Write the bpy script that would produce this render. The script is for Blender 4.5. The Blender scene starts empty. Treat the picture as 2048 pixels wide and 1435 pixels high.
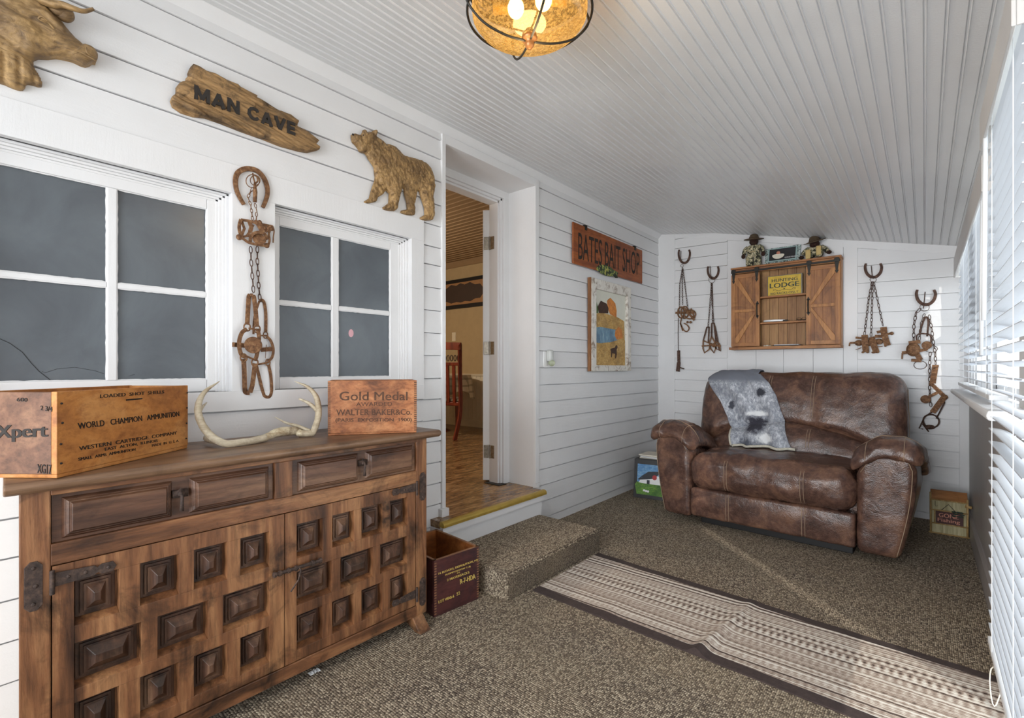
import bpy, bmesh, math, random
import numpy as np
from mathutils import Vector, noise
R = math.radians
random.seed(7)
S = bpy.context.scene
COL = S.collection

# ------------------------------------------------------------------ camera, light, exposure
FPX, UV0, HV = 975.0, 1849.0, 736.0          # focal length in px, vanishing point of the room axis, horizon row
TH = math.atan((UV0 - 1024) / FPX)
CAM = Vector((2.14, 0.0, 1.15))
FW = Vector((-math.sin(TH), math.cos(TH), 0)); RT = Vector((math.cos(TH), math.sin(TH), 0)); UP = Vector((0, 0, 1))
cam = bpy.data.cameras.new('camera'); cam.sensor_width = 36; cam.lens = FPX / 2048 * 36
cam.shift_y = (HV - 717.5) / 2048; cam.clip_start = 0.02
co = bpy.data.objects.new('camera', cam); COL.objects.link(co)
co.location = CAM; co.rotation_euler = (R(90), 0, TH); S.camera = co
S.view_settings.view_transform = 'Standard'; S.view_settings.look = 'None'
S.view_settings.exposure = -0.28; S.view_settings.gamma = 1; S.view_settings.use_curve_mapping = False

w = bpy.data.worlds.new('sky'); S.world = w; w.use_nodes = True
bg = w.node_tree.nodes['Background']; bg.inputs[0].default_value = (0.86, 0.94, 1.0, 1); bg.inputs[1].default_value = 5.0

def light(name, kind, loc, energy, color, rot=(0, 0, 0), size=None, sizey=None, angle=None, radius=None):
    l = bpy.data.lights.new(name, kind); l.energy = energy; l.color = color
    if kind == 'AREA':
        l.shape = 'RECTANGLE'; l.size = size; l.size_y = sizey
    if angle: l.angle = angle
    if radius is not None: l.shadow_soft_size = radius
    o = bpy.data.objects.new(name, l); COL.objects.link(o); o.location = loc; o.rotation_euler = rot
    return o
sd = Vector((-0.66, 0.62, -0.42))
so = light('sun', 'SUN', (4, -3, 5), 2.6, (1, 0.95, 0.86), angle=R(0.8)); so.rotation_euler = sd.to_track_quat('-Z', 'Y').to_euler()
# fill light added at the unseen near end, standing in for daylight
dl = light('near_end_fill', 'AREA', (1.35, -1.72, 1.25), 52, (0.97, 0.98, 1.0), (R(97), 0, R(-6)), 1.6, 1.9); dl.data.spread = R(112)
light('kitchen_fill', 'POINT', (-2.75, 2.2, 2.15), 120, (1.0, 0.85, 0.66), radius=0.06)  # unseen warm point light added to brighten the kitchen

# ------------------------------------------------------------------ pixel to surface helpers
def ray(u, v): return RT * ((u - 1024) / FPX) + UP * ((HV - v) / FPX) + FW
def hit(u, v, ax, val):
    d = ray(u, v); t = (val - CAM[ax]) / d[ax]; return CAM + d * t
def hx(u, v, x=0.0): return hit(u, v, 0, x)
def hy(u, v, y): return hit(u, v, 1, y)
def hz(u, v, z): return hit(u, v, 2, z)
def hp(u, v, p0, n):
    d = ray(u, v); t = (Vector(p0) - CAM).dot(n) / d.dot(n); return CAM + d * t

def L(h):
    h = h.lstrip('#'); r = [int(h[i:i + 2], 16) / 255 for i in (0, 2, 4)]
    return tuple([c / 12.92 if c <= .04045 else ((c + .055) / 1.055) ** 2.4 for c in r] + [1.0])

# ------------------------------------------------------------------ materials
class NT:
    def __init__(s, name):
        s.m = bpy.data.materials.new(name); s.m.use_nodes = True; s.t = s.m.node_tree
        s.b = s.t.nodes['Principled BSDF']; s.out = s.t.nodes['Material Output']
        s.tc = s.n('ShaderNodeTexCoord')
    def n(s, typ, **k):
        x = s.t.nodes.new(typ)
        for a, b in k.items(): setattr(x, a, b)
        return x
    def l(s, a, b): s.t.links.new(a, b)
    def mapped(s, scale=(1, 1, 1), rot=(0, 0, 0), loc=(0, 0, 0)):
        m = s.n('ShaderNodeMapping'); s.l(s.tc.outputs['Object'], m.inputs[0])
        m.inputs['Scale'].default_value = scale; m.inputs['Rotation'].default_value = rot; m.inputs['Location'].default_value = loc
        return m.outputs[0]
    def noise(s, vec, scale=5, detail=6, rough=.6, dist=0.0):
        x = s.n('ShaderNodeTexNoise'); s.l(vec, x.inputs['Vector']); x.inputs['Scale'].default_value = scale
        x.inputs['Detail'].default_value = detail; x.inputs['Roughness'].default_value = rough; x.inputs['Distortion'].default_value = dist
        return x.outputs['Fac']
    def ramp(s, fac, stops):
        x = s.n('ShaderNodeValToRGB'); s.l(fac, x.inputs[0]); e = x.color_ramp.elements
        while len(e) < len(stops): e.new(.5)
        for i, (p, c) in enumerate(stops):
            e[i].position = p; e[i].color = L(c) if isinstance(c, str) else c
        return x.outputs[0]
    def mix(s, fac, a, b, mode='MIX'):
        x = s.n('ShaderNodeMix', data_type='RGBA', blend_type=mode)
        if isinstance(fac, (int, float)): x.inputs[0].default_value = fac
        else: s.l(fac, x.inputs[0])
        for i, q in ((6, a), (7, b)):
            if isinstance(q, str): x.inputs[i].default_value = L(q)
            elif isinstance(q, tuple): x.inputs[i].default_value = q
            else: s.l(q, x.inputs[i])
        return x.outputs[2]
    def math(s, op, a, b=0.0, c=None):
        x = s.n('ShaderNodeMath', operation=op)
        for i, q in enumerate([a, b] + ([c] if c is not None else [])):
            if isinstance(q, (int, float)): x.inputs[i].default_value = q
            else: s.l(q, x.inputs[i])
        return x.outputs[0]
    def bump(s, h, strength=.3, dist=.01):
        x = s.n('ShaderNodeBump'); s.l(h, x.inputs['Height']); x.inputs['Strength'].default_value = strength
        x.inputs['Distance'].default_value = dist; s.l(x.outputs[0], s.b.inputs['Normal'])
    def col(s, c):
        if isinstance(c, (str, tuple)): s.b.inputs['Base Color'].default_value = L(c) if isinstance(c, str) else c
        else: s.l(c, s.b.inputs['Base Color'])
    def set(s, rough=.5, metal=0, **k):
        s.b.inputs['Roughness'].default_value = rough; s.b.inputs['Metallic'].default_value = metal
        for a, b in k.items(): s.b.inputs[a.replace('_', ' ')].default_value = b
        return s.m

def plain(name, c, rough=.5, metal=0, var=.06, sc=12, bump=0, **k):
    t = NT(name)
    if isinstance(c, str): c = L(c)
    d = tuple([x * (1 - var * 2) for x in c[:3]] + [1])
    f = t.noise(t.mapped(), sc, 5)
    t.col(t.ramp(f, [(.35, d), (.65, c)]))
    if bump: t.bump(t.noise(t.mapped(), sc * 12, 3), bump, .002)
    return t.set(rough, metal, **k)

def wood(name, cols, axis=1, stretch=14, sc=22, rough=.5, blot=None, blotsc=3.5, blotamt=.6, bump=.15, scratch=None):
    t = NT(name); s = [1.0, 1.0, 1.0]; s[axis] = 1.0 / stretch
    f = t.noise(t.mapped(tuple(s)), sc, 8, .62, .6)
    c = t.ramp(f, [(.28, cols[0]), (.5, cols[1]), (.72, cols[2])])
    g = t.noise(t.mapped(tuple(s)), sc * 6, 4, .7)
    c = t.mix(t.ramp(g, [(.45, '#000000'), (.75, '#ffffff')]), c, t.mix(.5, c, cols[0], 'MULTIPLY'))
    if blot:
        bf = t.ramp(t.noise(t.mapped((1, 1, 1)), blotsc, 6, .65, .8), [(.5, '#000000'), (.68, '#ffffff')])
        c = t.mix(t.math('MULTIPLY', bf, blotamt), c, blot)
    if scratch:
        sf = t.ramp(t.noise(t.mapped((1, 1, 1)), 30, 8, .8, 1.5), [(.66, '#000000'), (.74, '#ffffff')])
        c = t.mix(t.math('MULTIPLY', sf, .5), c, scratch)
    t.col(c); t.bump(g, bump, .004)
    return t.set(rough)

def paint(name, c='#e4e4e5', axis=1, rough=.42, amt=.22, warm=None):
    t = NT(name); s = [1.0, 1.0, 1.0]; s[axis] = .12
    f = t.noise(t.mapped((1, 1, 1)), 2.2, 5)
    base = L(c); d = tuple([x * .94 for x in base[:3]] + [1])
    t.col(t.ramp(f, [(.3, d), (.7, base)]))
    a = t.noise(t.mapped(tuple(s)), 60, 6, .65)
    b = t.noise(t.mapped((1, 1, 1)), 160, 3)
    t.bump(t.math('ADD', a, t.math('MULTIPLY', b, .4)), amt, .003)
    return t.set(rough)

M = {}
M['paint'] = paint('white paint'); M['paint_x'] = paint('white paint along x', axis=0); M['paint_z'] = paint('white paint upright', axis=2)
M['ceil'] = paint('ceiling paint', '#dedfe0', rough=.3, amt=.42)
M['gray'] = paint('grey beadboard paint', '#a9a29d', axis=2, rough=.4)
M['vinyl'] = plain('white vinyl', '#eef0f2', .35, var=.01)
def slatm():
    t = NT('white slat'); t.col('#d9dde3'); t.set(.35)
    tr = t.n('ShaderNodeBsdfTranslucent'); tr.inputs[0].default_value = (.9, .95, 1, 1)
    mx = t.n('ShaderNodeMixShader'); mx.inputs[0].default_value = .09
    t.l(t.b.outputs[0], mx.inputs[1]); t.l(tr.outputs[0], mx.inputs[2]); t.l(mx.outputs[0], t.out.inputs[0]); return t.m
M['slat'] = slatm()
M['side'] = wood('walnut stained pine', ['#2f1b12', '#825638', '#b8875c'], 1, 9, 13, .40, '#1a0f0a', 5.5, .9, .3, '#c99a6e')
M['sidez'] = wood('walnut stained pine upright', ['#2f1b12', '#825638', '#b8875c'], 2, 9, 13, .40, '#1a0f0a', 5.5, .9, .3, '#c99a6e')
M['sided'] = wood('dark drawer front', ['#2e1d16', '#634433', '#87654c'], 1, 9, 12, .4, '#170d08', 5, .7, .2, '#a98664')
M['panel'] = wood('dark coffer panel', ['#20150f', '#523729', '#86664f'], 2, 7, 16, .4, '#120a07', 9, .75, .25, '#9f7f62')
M['top'] = wood('worn table top', ['#4a3526', '#866850', '#ad9073'], 1, 12, 9, .36, '#2a1a12', 3.6, .6, .12, '#c4a784')
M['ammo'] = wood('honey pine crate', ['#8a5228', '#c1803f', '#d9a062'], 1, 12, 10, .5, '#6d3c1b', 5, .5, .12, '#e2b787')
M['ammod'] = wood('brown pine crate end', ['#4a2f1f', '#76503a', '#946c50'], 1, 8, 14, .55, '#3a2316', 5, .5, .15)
M['baker'] = wood('reddish pine crate', ['#6b3d22', '#a5683f', '#bf8659'], 1, 14, 18, .5, '#3f2012', 5.5, .7, .15)
M['crate'] = wood('maroon painted crate', ['#2c1715', '#4f2a29', '#6b3b36'], 1, 6, 9, .35, '#241c26', 5, .7, .15, '#8a5a42')
M['cratein'] = wood('raw crate inside', ['#6e3a18', '#9a5a2a', '#b5743f'], 1, 8, 9, .5, '#43230f', 4, .6, .12)
M['crateedge'] = wood('worn crate edge', ['#6a4630', '#8f6546', '#ab8160'], 1, 3, 20, .6)
M['barn'] = wood('barn cabinet pine', ['#83522c', '#ad7440', '#c48d57'], 2, 14, 16, .5, '#5b3218', 6, .55, .15)
M['barnx'] = wood('barn cabinet rail', ['#83522c', '#ad7440', '#c48d57'], 0, 14, 16, .5, '#5b3218', 6, .55, .15)
M['barnp'] = wood('shaded barn cabinet planks', ['#754824', '#9c6537', '#b57f4b'], 2, 14, 16, .5, '#4d2a14', 6, .6, .15)  # same pine darkened: shade of the recessed planks put into the colour
M['brace'] = wood('barn cabinet brace', ['#83522c', '#b0773f', '#c68f58'], 2, 10, 16, .5, None)
M['barnback'] = wood('cabinet back boards', ['#7a4e2c', '#a5794c', '#bd935f'], 2, 20, 12, .55, '#4d2f19', 3, .5, .1)
M['drift'] = wood('driftwood', ['#33271b', '#9c7a50', '#c59d6b'], 1, 9, 22, .65, '#2c2117', 13, .9, .9)
M['bear'] = plain('antiqued gold resin', '#a4824f', .42, 0, .0, 10)
def resin(name, a, b, c, st=(1, 1, 1)):
    t = NT(name); f = t.noise(t.mapped(st), 34, 8, .7, 1.2)
    cc = t.ramp(f, [(.3, a), (.5, b), (.72, c)])
    g = t.noise(t.mapped((1, 1, 1)), 9, 4)
    t.col(t.mix(t.ramp(g, [(.45, '#000000'), (.8, '#ffffff')]), cc, a)); t.bump(f, .6, .008)
    return t.set(.42, .12)
M['bear'] = resin('antiqued gold resin', '#4f3923', '#a07f52', '#cfab74')
M['elk'] = resin('antiqued resin elk', '#5f4a36', '#a08156', '#cba670', (1, .4, 1))
def rustm(name, a, b, c):
    t = NT(name); f = t.noise(t.mapped(), 70, 8, .7)
    t.col(t.ramp(f, [(.3, a), (.5, b), (.7, c)])); t.bump(f, .5, .003); return t.set(.72, .35)
M['rust'] = rustm('rusty iron', '#46301f', '#7d583c', '#a98560')
M['rustd'] = rustm('dark rusty iron', '#2d211d', '#553d32', '#7c5f50')
M['iron'] = rustm('forged iron', '#26201d', '#4a3c36', '#6b5548')
M['black'] = plain('black iron', '#26241f', .5, .4, .1)
M['blackp'] = plain('black paint', '#1c1b1c', .45)
M['brass'] = plain('aged brass', '#c4a650', .3, .5, .08, 20)
M['nickel'] = plain('tarnished nickel', '#a39a8c', .35, .8, .2, 60)
M['ink'] = plain('black stencil ink', '#2a211c', .7, 0, .2, 80)
M['inkf'] = plain('faded stencil ink', '#5d3d29', .7, 0, .25, 60)
M['inkb'] = plain('bold blackish letters', '#2b2623', .55)
M['yellowink'] = plain('yellow stencil', '#d8bc63', .6, 0, .2, 90)
M['bone'] = wood('antler bone', ['#9c8a70', '#cbbfa6', '#e3dac4'], 1, 5, 20, .45, '#8d7454', 7, .5, .15)
M['skull'] = wood('skull plate', ['#a2835e', '#d8ccae', '#efe6cf'], 1, 2, 40, .6, '#7a5c3c', 14, .8, .5)

def leather():
    t = NT('brown leather'); v = t.mapped()
    f = t.noise(v, 7, 6, .62, .6); g = t.noise(v, 34, 6, .7, .5)
    a = t.ramp(f, [(.32, '#2c1e1a'), (.48, '#503931'), (.62, '#7d5c49'), (.78, '#9e775c')])
    b = t.ramp(g, [(.3, '#33231f'), (.55, '#6a4e43'), (.8, '#9a7a66')])
    t.col(t.mix(.42, a, b))
    vo = t.n('ShaderNodeTexVoronoi'); t.l(v, vo.inputs[0]); vo.inputs['Scale'].default_value = 190
    h = t.math('ADD', t.math('MULTIPLY', vo.outputs[0], .25), t.math('MULTIPLY', t.noise(v, 14, 5, .6, 1.0), 1.3))
    t.bump(h, .26, .010); return t.set(.27)
M['leather'] = leather()
M['stitch'] = plain('tan stitching', '#a38a72', .7)

def carpet():
    t = NT('berber carpet'); v = t.mapped()
    vo = t.n('ShaderNodeTexVoronoi'); t.l(t.mapped((1.0, .72, 1.0)), vo.inputs[0]); vo.inputs['Scale'].default_value = 150; vo.inputs['Randomness'].default_value = .35
    rnd = t.n('ShaderNodeSeparateColor'); t.l(vo.outputs['Color'], rnd.inputs[0])
    c = t.ramp(rnd.outputs[0], [(.0, '#5f5246'), (.3, '#8c7d6c'), (.6, '#ab9b85'), (.9, '#d1c2a9')])
    c = t.mix(t.ramp(vo.outputs[0], [(.38, '#000000'), (.66, '#ffffff')]), c, '#3a2f26')
    c = t.mix(t.ramp(t.noise(v, 3, 4), [(.35, '#000000'), (.75, '#ffffff')]), c, t.mix(.2, c, '#ad9877', 'MIX'))
    t.col(c); inv = t.math('SUBTRACT', 1.0, vo.outputs[0]); t.bump(inv, .9, .008); return t.set(.95)
M['carpet'] = carpet()

def rugm():
    t = NT('striped woven rug'); sep = t.n('ShaderNodeSeparateXYZ'); t.l(t.tc.outputs['Object'], sep.inputs[0])
    x, y = sep.outputs[0], sep.outputs[1]
    wob = t.math('MULTIPLY', t.noise(t.mapped((1, .25, 1)), 60, 3), .006)
    yy = t.math('ADD', y, wob)
    st = t.n('ShaderNodeTexNoise', noise_dimensions='1D'); t.l(t.math('MULTIPLY', yy, 62), st.inputs['W']); st.inputs['Scale'].default_value = 1.0; st.inputs['Detail'].default_value = 2
    dash = t.math('MULTIPLY', t.math('SINE', t.math('MULTIPLY', x, 230)), t.math('SINE', t.math('MULTIPLY', yy, 52)))
    bd = t.math('MULTIPLY', t.math('SUBTRACT', y, .035), 16.0); env = t.math('POWER', 2.718, t.math('MULTIPLY', t.math('MULTIPLY', bd, bd), -1.0))
    f = t.math('ADD', st.outputs[0], t.math('MULTIPLY', dash, t.math('ADD', .04, t.math('MULTIPLY', env, .10))))
    f = t.math('ADD', f, t.math('MULTIPLY', t.math('SUBTRACT', t.noise(t.mapped((1, 2.4, 1)), 75, 4, .8), .5), .42))
    c = t.ramp(f, [(.33, '#51433d'), (.40, '#9b887a'), (.50, '#b9a798'), (.57, '#e0d7cb'), (.75, '#efe9df')])
    t.col(c); t.bump(f, .6, .006); return t.set(.95)
M['rug'] = rugm(); M['rugedge'] = plain('dark brown rug border', '#4a3d3a', .95, 0, .12, 60, .4)

def planks():
    t = NT('kitchen wood floor'); f = t.noise(t.mapped((1, .3, 1)), 10, 8, .65, 2.2)
    g = t.noise(t.mapped((1, .22, 1)), 34, 6, .7, 1.0)
    c = t.ramp(f, [(.3, '#4c3623'), (.45, '#8a6844'), (.58, '#b39168'), (.75, '#8b6b4a')])
    t.col(t.mix(t.ramp(g, [(.42, '#000000'), (.62, '#ffffff')]), c, t.mix(.6, c, '#3b2b1f'))); t.bump(g, .15, .003); return t.set(.22)
M['planks'] = planks()
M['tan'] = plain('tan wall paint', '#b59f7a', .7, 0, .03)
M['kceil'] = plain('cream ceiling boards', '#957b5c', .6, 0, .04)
M['kwhite'] = plain('cream trim paint', '#e6dcc6', .5, 0, .03)
M['cherry'] = wood('cherry chair', ['#3a120a', '#6f2815', '#8a3c22'], 2, 10, 14, .25)
M['slate'] = plain('x', '#000000')
def slate():
    t = NT('smudged dark glazing'); v = t.mapped(); f = t.noise(v, 3.5, 6, .6, .7)
    c = t.ramp(f, [(.3, '#4c5157'), (.6, '#5c6369'), (.8, '#666c70')])
    g = t.ramp(t.noise(v, 9, 6, .7, 1.2), [(.62, '#000000'), (.74, '#ffffff')])
    t.col(t.mix(t.math('MULTIPLY', g, .3), c, '#40474e')); return t.set(.38, 0, Coat_Weight=.35, Coat_Roughness=.22)
M['slate'] = slate()
M['crackm'] = plain('dark crack', '#23262a', .5)  # line colour of the cracked window pane
M['pink'] = plain('pink sticker', '#e3b0b8', .5)
M['camo'] = None
def camo(name, cols, sc=26):
    t = NT(name); f = t.noise(t.mapped(), sc, 2, .5, .6)
    x = t.n('ShaderNodeValToRGB'); x.color_ramp.interpolation = 'CONSTANT'; t.l(f, x.inputs[0]); e = x.color_ramp.elements
    while len(e) < len(cols): e.new(.5)
    for i, (p, c) in enumerate(cols): e[i].position = p; e[i].color = L(c)
    t.col(x.outputs[0]); return t.set(.9)
M['camo'] = camo('camouflage cloth', [(0, '#2c2b24'), (.43, '#6d6c50'), (.5, '#cfc3a5'), (.56, '#4f5340'), (.62, '#a89c7b')], 38)
M['camog'] = camo('leafy frame print', [(0, '#3c4a45'), (.43, '#9fb0ae'), (.52, '#d3dcd8'), (.6, '#6e8580')], 60)
M['felt'] = plain('brown felt', '#5b4a37', .9, 0, .15, 30, .3); M['plush'] = plain('dark brown plush', '#3b2218', .95, 0, .2, 60, .6)
M['sole'] = plain('tan soles', '#c8ad72', .8)
M['teal'] = plain('pale blue frame', '#a9c4c2', .5); M['dark'] = plain('charcoal board', '#2d2d30', .6)
M['yellow'] = plain('yellow tin sign', '#d5b12c', .45, 0, .12, 18); M['pewter'] = plain('grey metal edge', '#7c7568', .5, .5)
M['white'] = plain('white plastic', '#eeeeee', .3, 0, .01); M['cream'] = plain('cream paper', '#e9e2d2', .7)
M['signwood'] = wood('orange stained board', ['#6b2f12', '#9c5424', '#b56a33'], 1, 14, 14, .5, '#4d2410', 6, .5)
M['graywhite'] = wood('chipped white paint', ['#e8e4dc', '#dedad2', '#eae7e0'], 2, 5, 14, .6, '#7b6044', 16, .9, .4)
M['oldwood'] = wood('old brown sash edge', ['#5c3a22', '#8a5c38', '#a2754c'], 2, 8, 14, .7)
M['bamboo'] = wood('bamboo cane', ['#7d5f3a', '#b0905c', '#c9ad78'], 2, 4, 40, .6); M['reed'] = wood('reed matting', ['#8f8563', '#b5ab86', '#cfc6a2'], 2, 30, 50, .8, None, bump=.8)
M['maroon'] = plain('maroon plaque', '#46201c', .6); M['pinkink'] = plain('salmon lettering', '#c98770', .6); M['greenleaf'] = plain('dark green leaves', '#2f3d33', .8)

class MB:
    def __init__(s): s.v = []; s.f = []
    def add(s, v, f):
        k = len(s.v); s.v += [tuple(p) for p in v]; s.f += [tuple(i + k for i in q) for q in f]; return s
    def box(s, x0, x1, y0, y1, z0, z1):
        v = [(x, y, z) for x in (x0, x1) for y in (y0, y1) for z in (z0, z1)]
        return s.add(v, [(0, 1, 3, 2), (4, 6, 7, 5), (0, 4, 5, 1), (2, 3, 7, 6), (0, 2, 6, 4), (1, 5, 7, 3)])
    def obb(s, o, a, b, c):                       # corner o, edge vectors a b c
        o, a, b, c = map(Vector, (o, a, b, c)); v = [o + a * i + b * j + c * k for i in (0, 1) for j in (0, 1) for k in (0, 1)]
        f = [(0, 1, 3, 2), (4, 6, 7, 5), (0, 4, 5, 1), (2, 3, 7, 6), (0, 2, 6, 4), (1, 5, 7, 3)]
        if a.cross(b).dot(c) < 0: f = [q[::-1] for q in f]
        return s.add(v, f)
    def prism(s, pts, ext):
        n = len(pts); ext = Vector(ext); a = [Vector(p) for p in pts]; b = [p + ext for p in a]
        nn = Vector((0, 0, 0))
        for i in range(n): nn += a[i].cross(a[(i + 1) % n])
        f = [tuple(range(n))[::-1], tuple(range(n, 2 * n))] + [(i, (i + 1) % n, n + (i + 1) % n, n + i) for i in range(n)]
        if nn.dot(ext) < 0: f = [q[::-1] for q in f]
        return s.add(a + b, f)
    def tube(s, pts, r, seg=8, closed=False):
        pts = [Vector(p) for p in pts]; n = len(pts); rr = r if isinstance(r, (list, tuple)) else [r] * n
        k0 = len(s.v); prev = None
        for i, p in enumerate(pts):
            if closed: t = pts[(i + 1) % n] - pts[i - 1]
            else: t = pts[min(i + 1, n - 1)] - pts[max(i - 1, 0)]
            t.normalize()
            if prev is None: prev = t.orthogonal().normalized()
            a = (prev - t * prev.dot(t))
            a = a.normalized() if a.length > 1e-6 else t.orthogonal().normalized()
            prev = a; b = t.cross(a)
            for k in range(seg):
                q = 2 * math.pi * k / seg; s.v.append(tuple(p + (a * math.cos(q) + b * math.sin(q)) * rr[i]))
        for i in range(n if closed else n - 1):
            j = (i + 1) % n
            for k in range(seg):
                s.f.append((k0 + i * seg + k, k0 + i * seg + (k + 1) % seg, k0 + j * seg + (k + 1) % seg, k0 + j * seg + k))
        if not closed:
            s.f.append(tuple(k0 + k for k in range(seg))[::-1]); s.f.append(tuple(k0 + (n - 1) * seg + k for k in range(seg)))
        return s
    def strap(s, pts, nrm, w, t, closed=False):     # flat bar: width in the plane, thickness along nrm
        pts = [Vector(p) for p in pts]; nrm = Vector(nrm).normalized(); n = len(pts); k0 = len(s.v); ws = w if isinstance(w, list) else [w] * n
        for i, p in enumerate(pts):
            if closed: d = pts[(i + 1) % n] - pts[i - 1]
            else: d = pts[min(i + 1, n - 1)] - pts[max(i - 1, 0)]
            a = d.cross(nrm).normalized() * ws[i] / 2; b = nrm * t / 2
            s.v += [tuple(p - a - b), tuple(p + a - b), tuple(p + a + b), tuple(p - a + b)]
        for i in range(n if closed else n - 1):
            j = (i + 1) % n
            for k in range(4): s.f.append((k0 + i * 4 + k, k0 + i * 4 + (k + 1) % 4, k0 + j * 4 + (k + 1) % 4, k0 + j * 4 + k))
        if not closed: s.f.append((k0 + 3, k0 + 2, k0 + 1, k0)); s.f.append(tuple(k0 + (n - 1) * 4 + k for k in range(4)))
        return s
    def lathe(s, prof, c=(0, 0, 0), axis=(0, 0, 1), seg=32):
        ax = Vector(axis).normalized(); a = ax.orthogonal().normalized(); b = ax.cross(a); c = Vector(c); k0 = len(s.v); n = len(prof)
        for r, h in prof:
            for k in range(seg):
                q = 2 * math.pi * k / seg; s.v.append(tuple(c + ax * h + (a * math.cos(q) + b * math.sin(q)) * max(r, 1e-5)))
        for i in range(n - 1):
            for k in range(seg): s.f.append((k0 + i * seg + k, k0 + i * seg + (k + 1) % seg, k0 + (i + 1) * seg + (k + 1) % seg, k0 + (i + 1) * seg + k))
        return s
    def ball(s, c, rx, ry=None, rz=None, seg=16, rings=10):
        ry = ry or rx; rz = rz or rx; k0 = len(s.v)
        for i in range(rings + 1):
            ph = math.pi * i / rings
            for k in range(seg):
                q = 2 * math.pi * k / seg; s.v.append((c[0] + rx * math.sin(ph) * math.cos(q), c[1] + ry * math.sin(ph) * math.sin(q), c[2] - rz * math.cos(ph)))
        for i in range(rings):
            for k in range(seg): s.f.append((k0 + i * seg + k, k0 + i * seg + (k + 1) % seg, k0 + (i + 1) * seg + (k + 1) % seg, k0 + (i + 1) * seg + k))
        return s
    def grid(s, fn, nu, nv):
        v = [fn(i / nu, j / nv) for j in range(nv + 1) for i in range(nu + 1)]
        return s.add(v, [(j * (nu + 1) + i, j * (nu + 1) + i + 1, (j + 1) * (nu + 1) + i + 1, (j + 1) * (nu + 1) + i) for j in range(nv) for i in range(nu)])
    def pillow(s, x0, x1, y0, y1, z0, z1, r, n=14, fn=None):       # rounded box, optionally bent by fn
        hc = Vector(((x0 + x1) / 2, (y0 + y1) / 2, (z0 + z1) / 2)); h = Vector(((x1 - x0) / 2, (y1 - y0) / 2, (z1 - z0) / 2))
        r = min(r, h.x, h.y, h.z) * .999
        lin = [math.sin((i / n - .5) * math.pi) * .35 + (2 * i / n - 1) * .65 for i in range(n + 1)]
        for ax in range(3):
            for sg in (-1, 1):
                vs = []
                for j in range(n + 1):
                    for i in range(n + 1):
                        q = [0, 0, 0]; q[ax] = sg; q[(ax + 1) % 3] = lin[i] * sg; q[(ax + 2) % 3] = lin[j]
                        p = Vector((q[0] * h.x, q[1] * h.y, q[2] * h.z))
                        inn = Vector([max(-(h[k] - r), min(h[k] - r, p[k])) for k in range(3)])
                        d = p - inn; p2 = hc + inn + (d.normalized() * r if d.length > 1e-9 else d)
                        vs.append(tuple(fn(p2)) if fn else tuple(p2))
                s.add(vs, [(j * (n + 1) + i, j * (n + 1) + i + 1, (j + 1) * (n + 1) + i + 1, (j + 1) * (n + 1) + i) for j in range(n) for i in range(n)])
        return s
    def build(s, name, m, parent=None, smooth=False, bevel=0, weld=False, sub=0):
        off = Vector((0, 0, 0))
        if parent is not None and parent.name in WOFF: off = WOFF[parent.name]
        me = bpy.data.meshes.new(name); me.from_pydata([tuple(Vector(p) - off) for p in s.v], [], s.f)
        o = bpy.data.objects.new(name, me); COL.objects.link(o); me.materials.append(M[m] if isinstance(m, str) else m)
        if weld:
            bm = bmesh.new(); bm.from_mesh(me); bmesh.ops.remove_doubles(bm, verts=bm.verts, dist=1e-4); bmesh.ops.recalc_face_normals(bm, faces=bm.faces); bm.to_mesh(me); bm.free()
        if smooth: me.polygons.foreach_set('use_smooth', [True] * len(me.polygons))
        if bevel:
            b = o.modifiers.new('bevel', 'BEVEL'); b.width = bevel; b.segments = 2; b.limit_method = 'ANGLE'
        if sub:
            b = o.modifiers.new('sub', 'SUBSURF'); b.levels = sub; b.render_levels = sub
        if parent is not None:
            o.parent = parent
            if parent.name in WOFF: WOFF[o.name] = off
        return o
WOFF = {}
def tag(o, label, cat, group=None, kind=None):
    if label: o['label'] = label
    if cat: o['category'] = cat
    if group: o['group'] = group
    if kind: o['kind'] = kind
    return o
def thing(name, label, cat, loc, rot=None, group=None, local=False):
    o = bpy.data.objects.new(name, None); COL.objects.link(o); o.location = loc; o.empty_display_size = .05
    if rot is not None: o.rotation_euler = rot
    if not local: WOFF[o.name] = Vector(loc)
    return tag(o, label, cat, group)
def struct(name, mb, m, **k):
    o = mb.build(name, m, **k); o['kind'] = 'structure'; return o

def text_mesh(body, bold=0.0, ext=.0, shear=0.0):
    cu = bpy.data.curves.new('t', 'FONT'); cu.body = body; cu.size = 1; cu.offset = bold; cu.extrude = .001; cu.shear = shear; cu.resolution_u = 3
    o = bpy.data.objects.new('t', cu); COL.objects.link(o); bpy.context.view_layer.update()
    dg = bpy.context.evaluated_depsgraph_get(); e = o.evaluated_get(dg); me = e.to_mesh()
    v = np.array([x.co[:] for x in me.vertices]); f = [tuple(p.vertices) for p in me.polygons]
    e.to_mesh_clear(); bpy.data.objects.remove(o); bpy.data.curves.remove(cu)
    v[:, 0] = (v[:, 0] - v[:, 0].min()) / (np.ptp(v[:, 0]) or 1); v[:, 1] = (v[:, 1] - v[:, 1].min()) / (np.ptp(v[:, 1]) or 1)
    v[:, 2] = (v[:, 2] - v[:, 2].min()) / (np.ptp(v[:, 2]) or 1)
    return v, f
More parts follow.
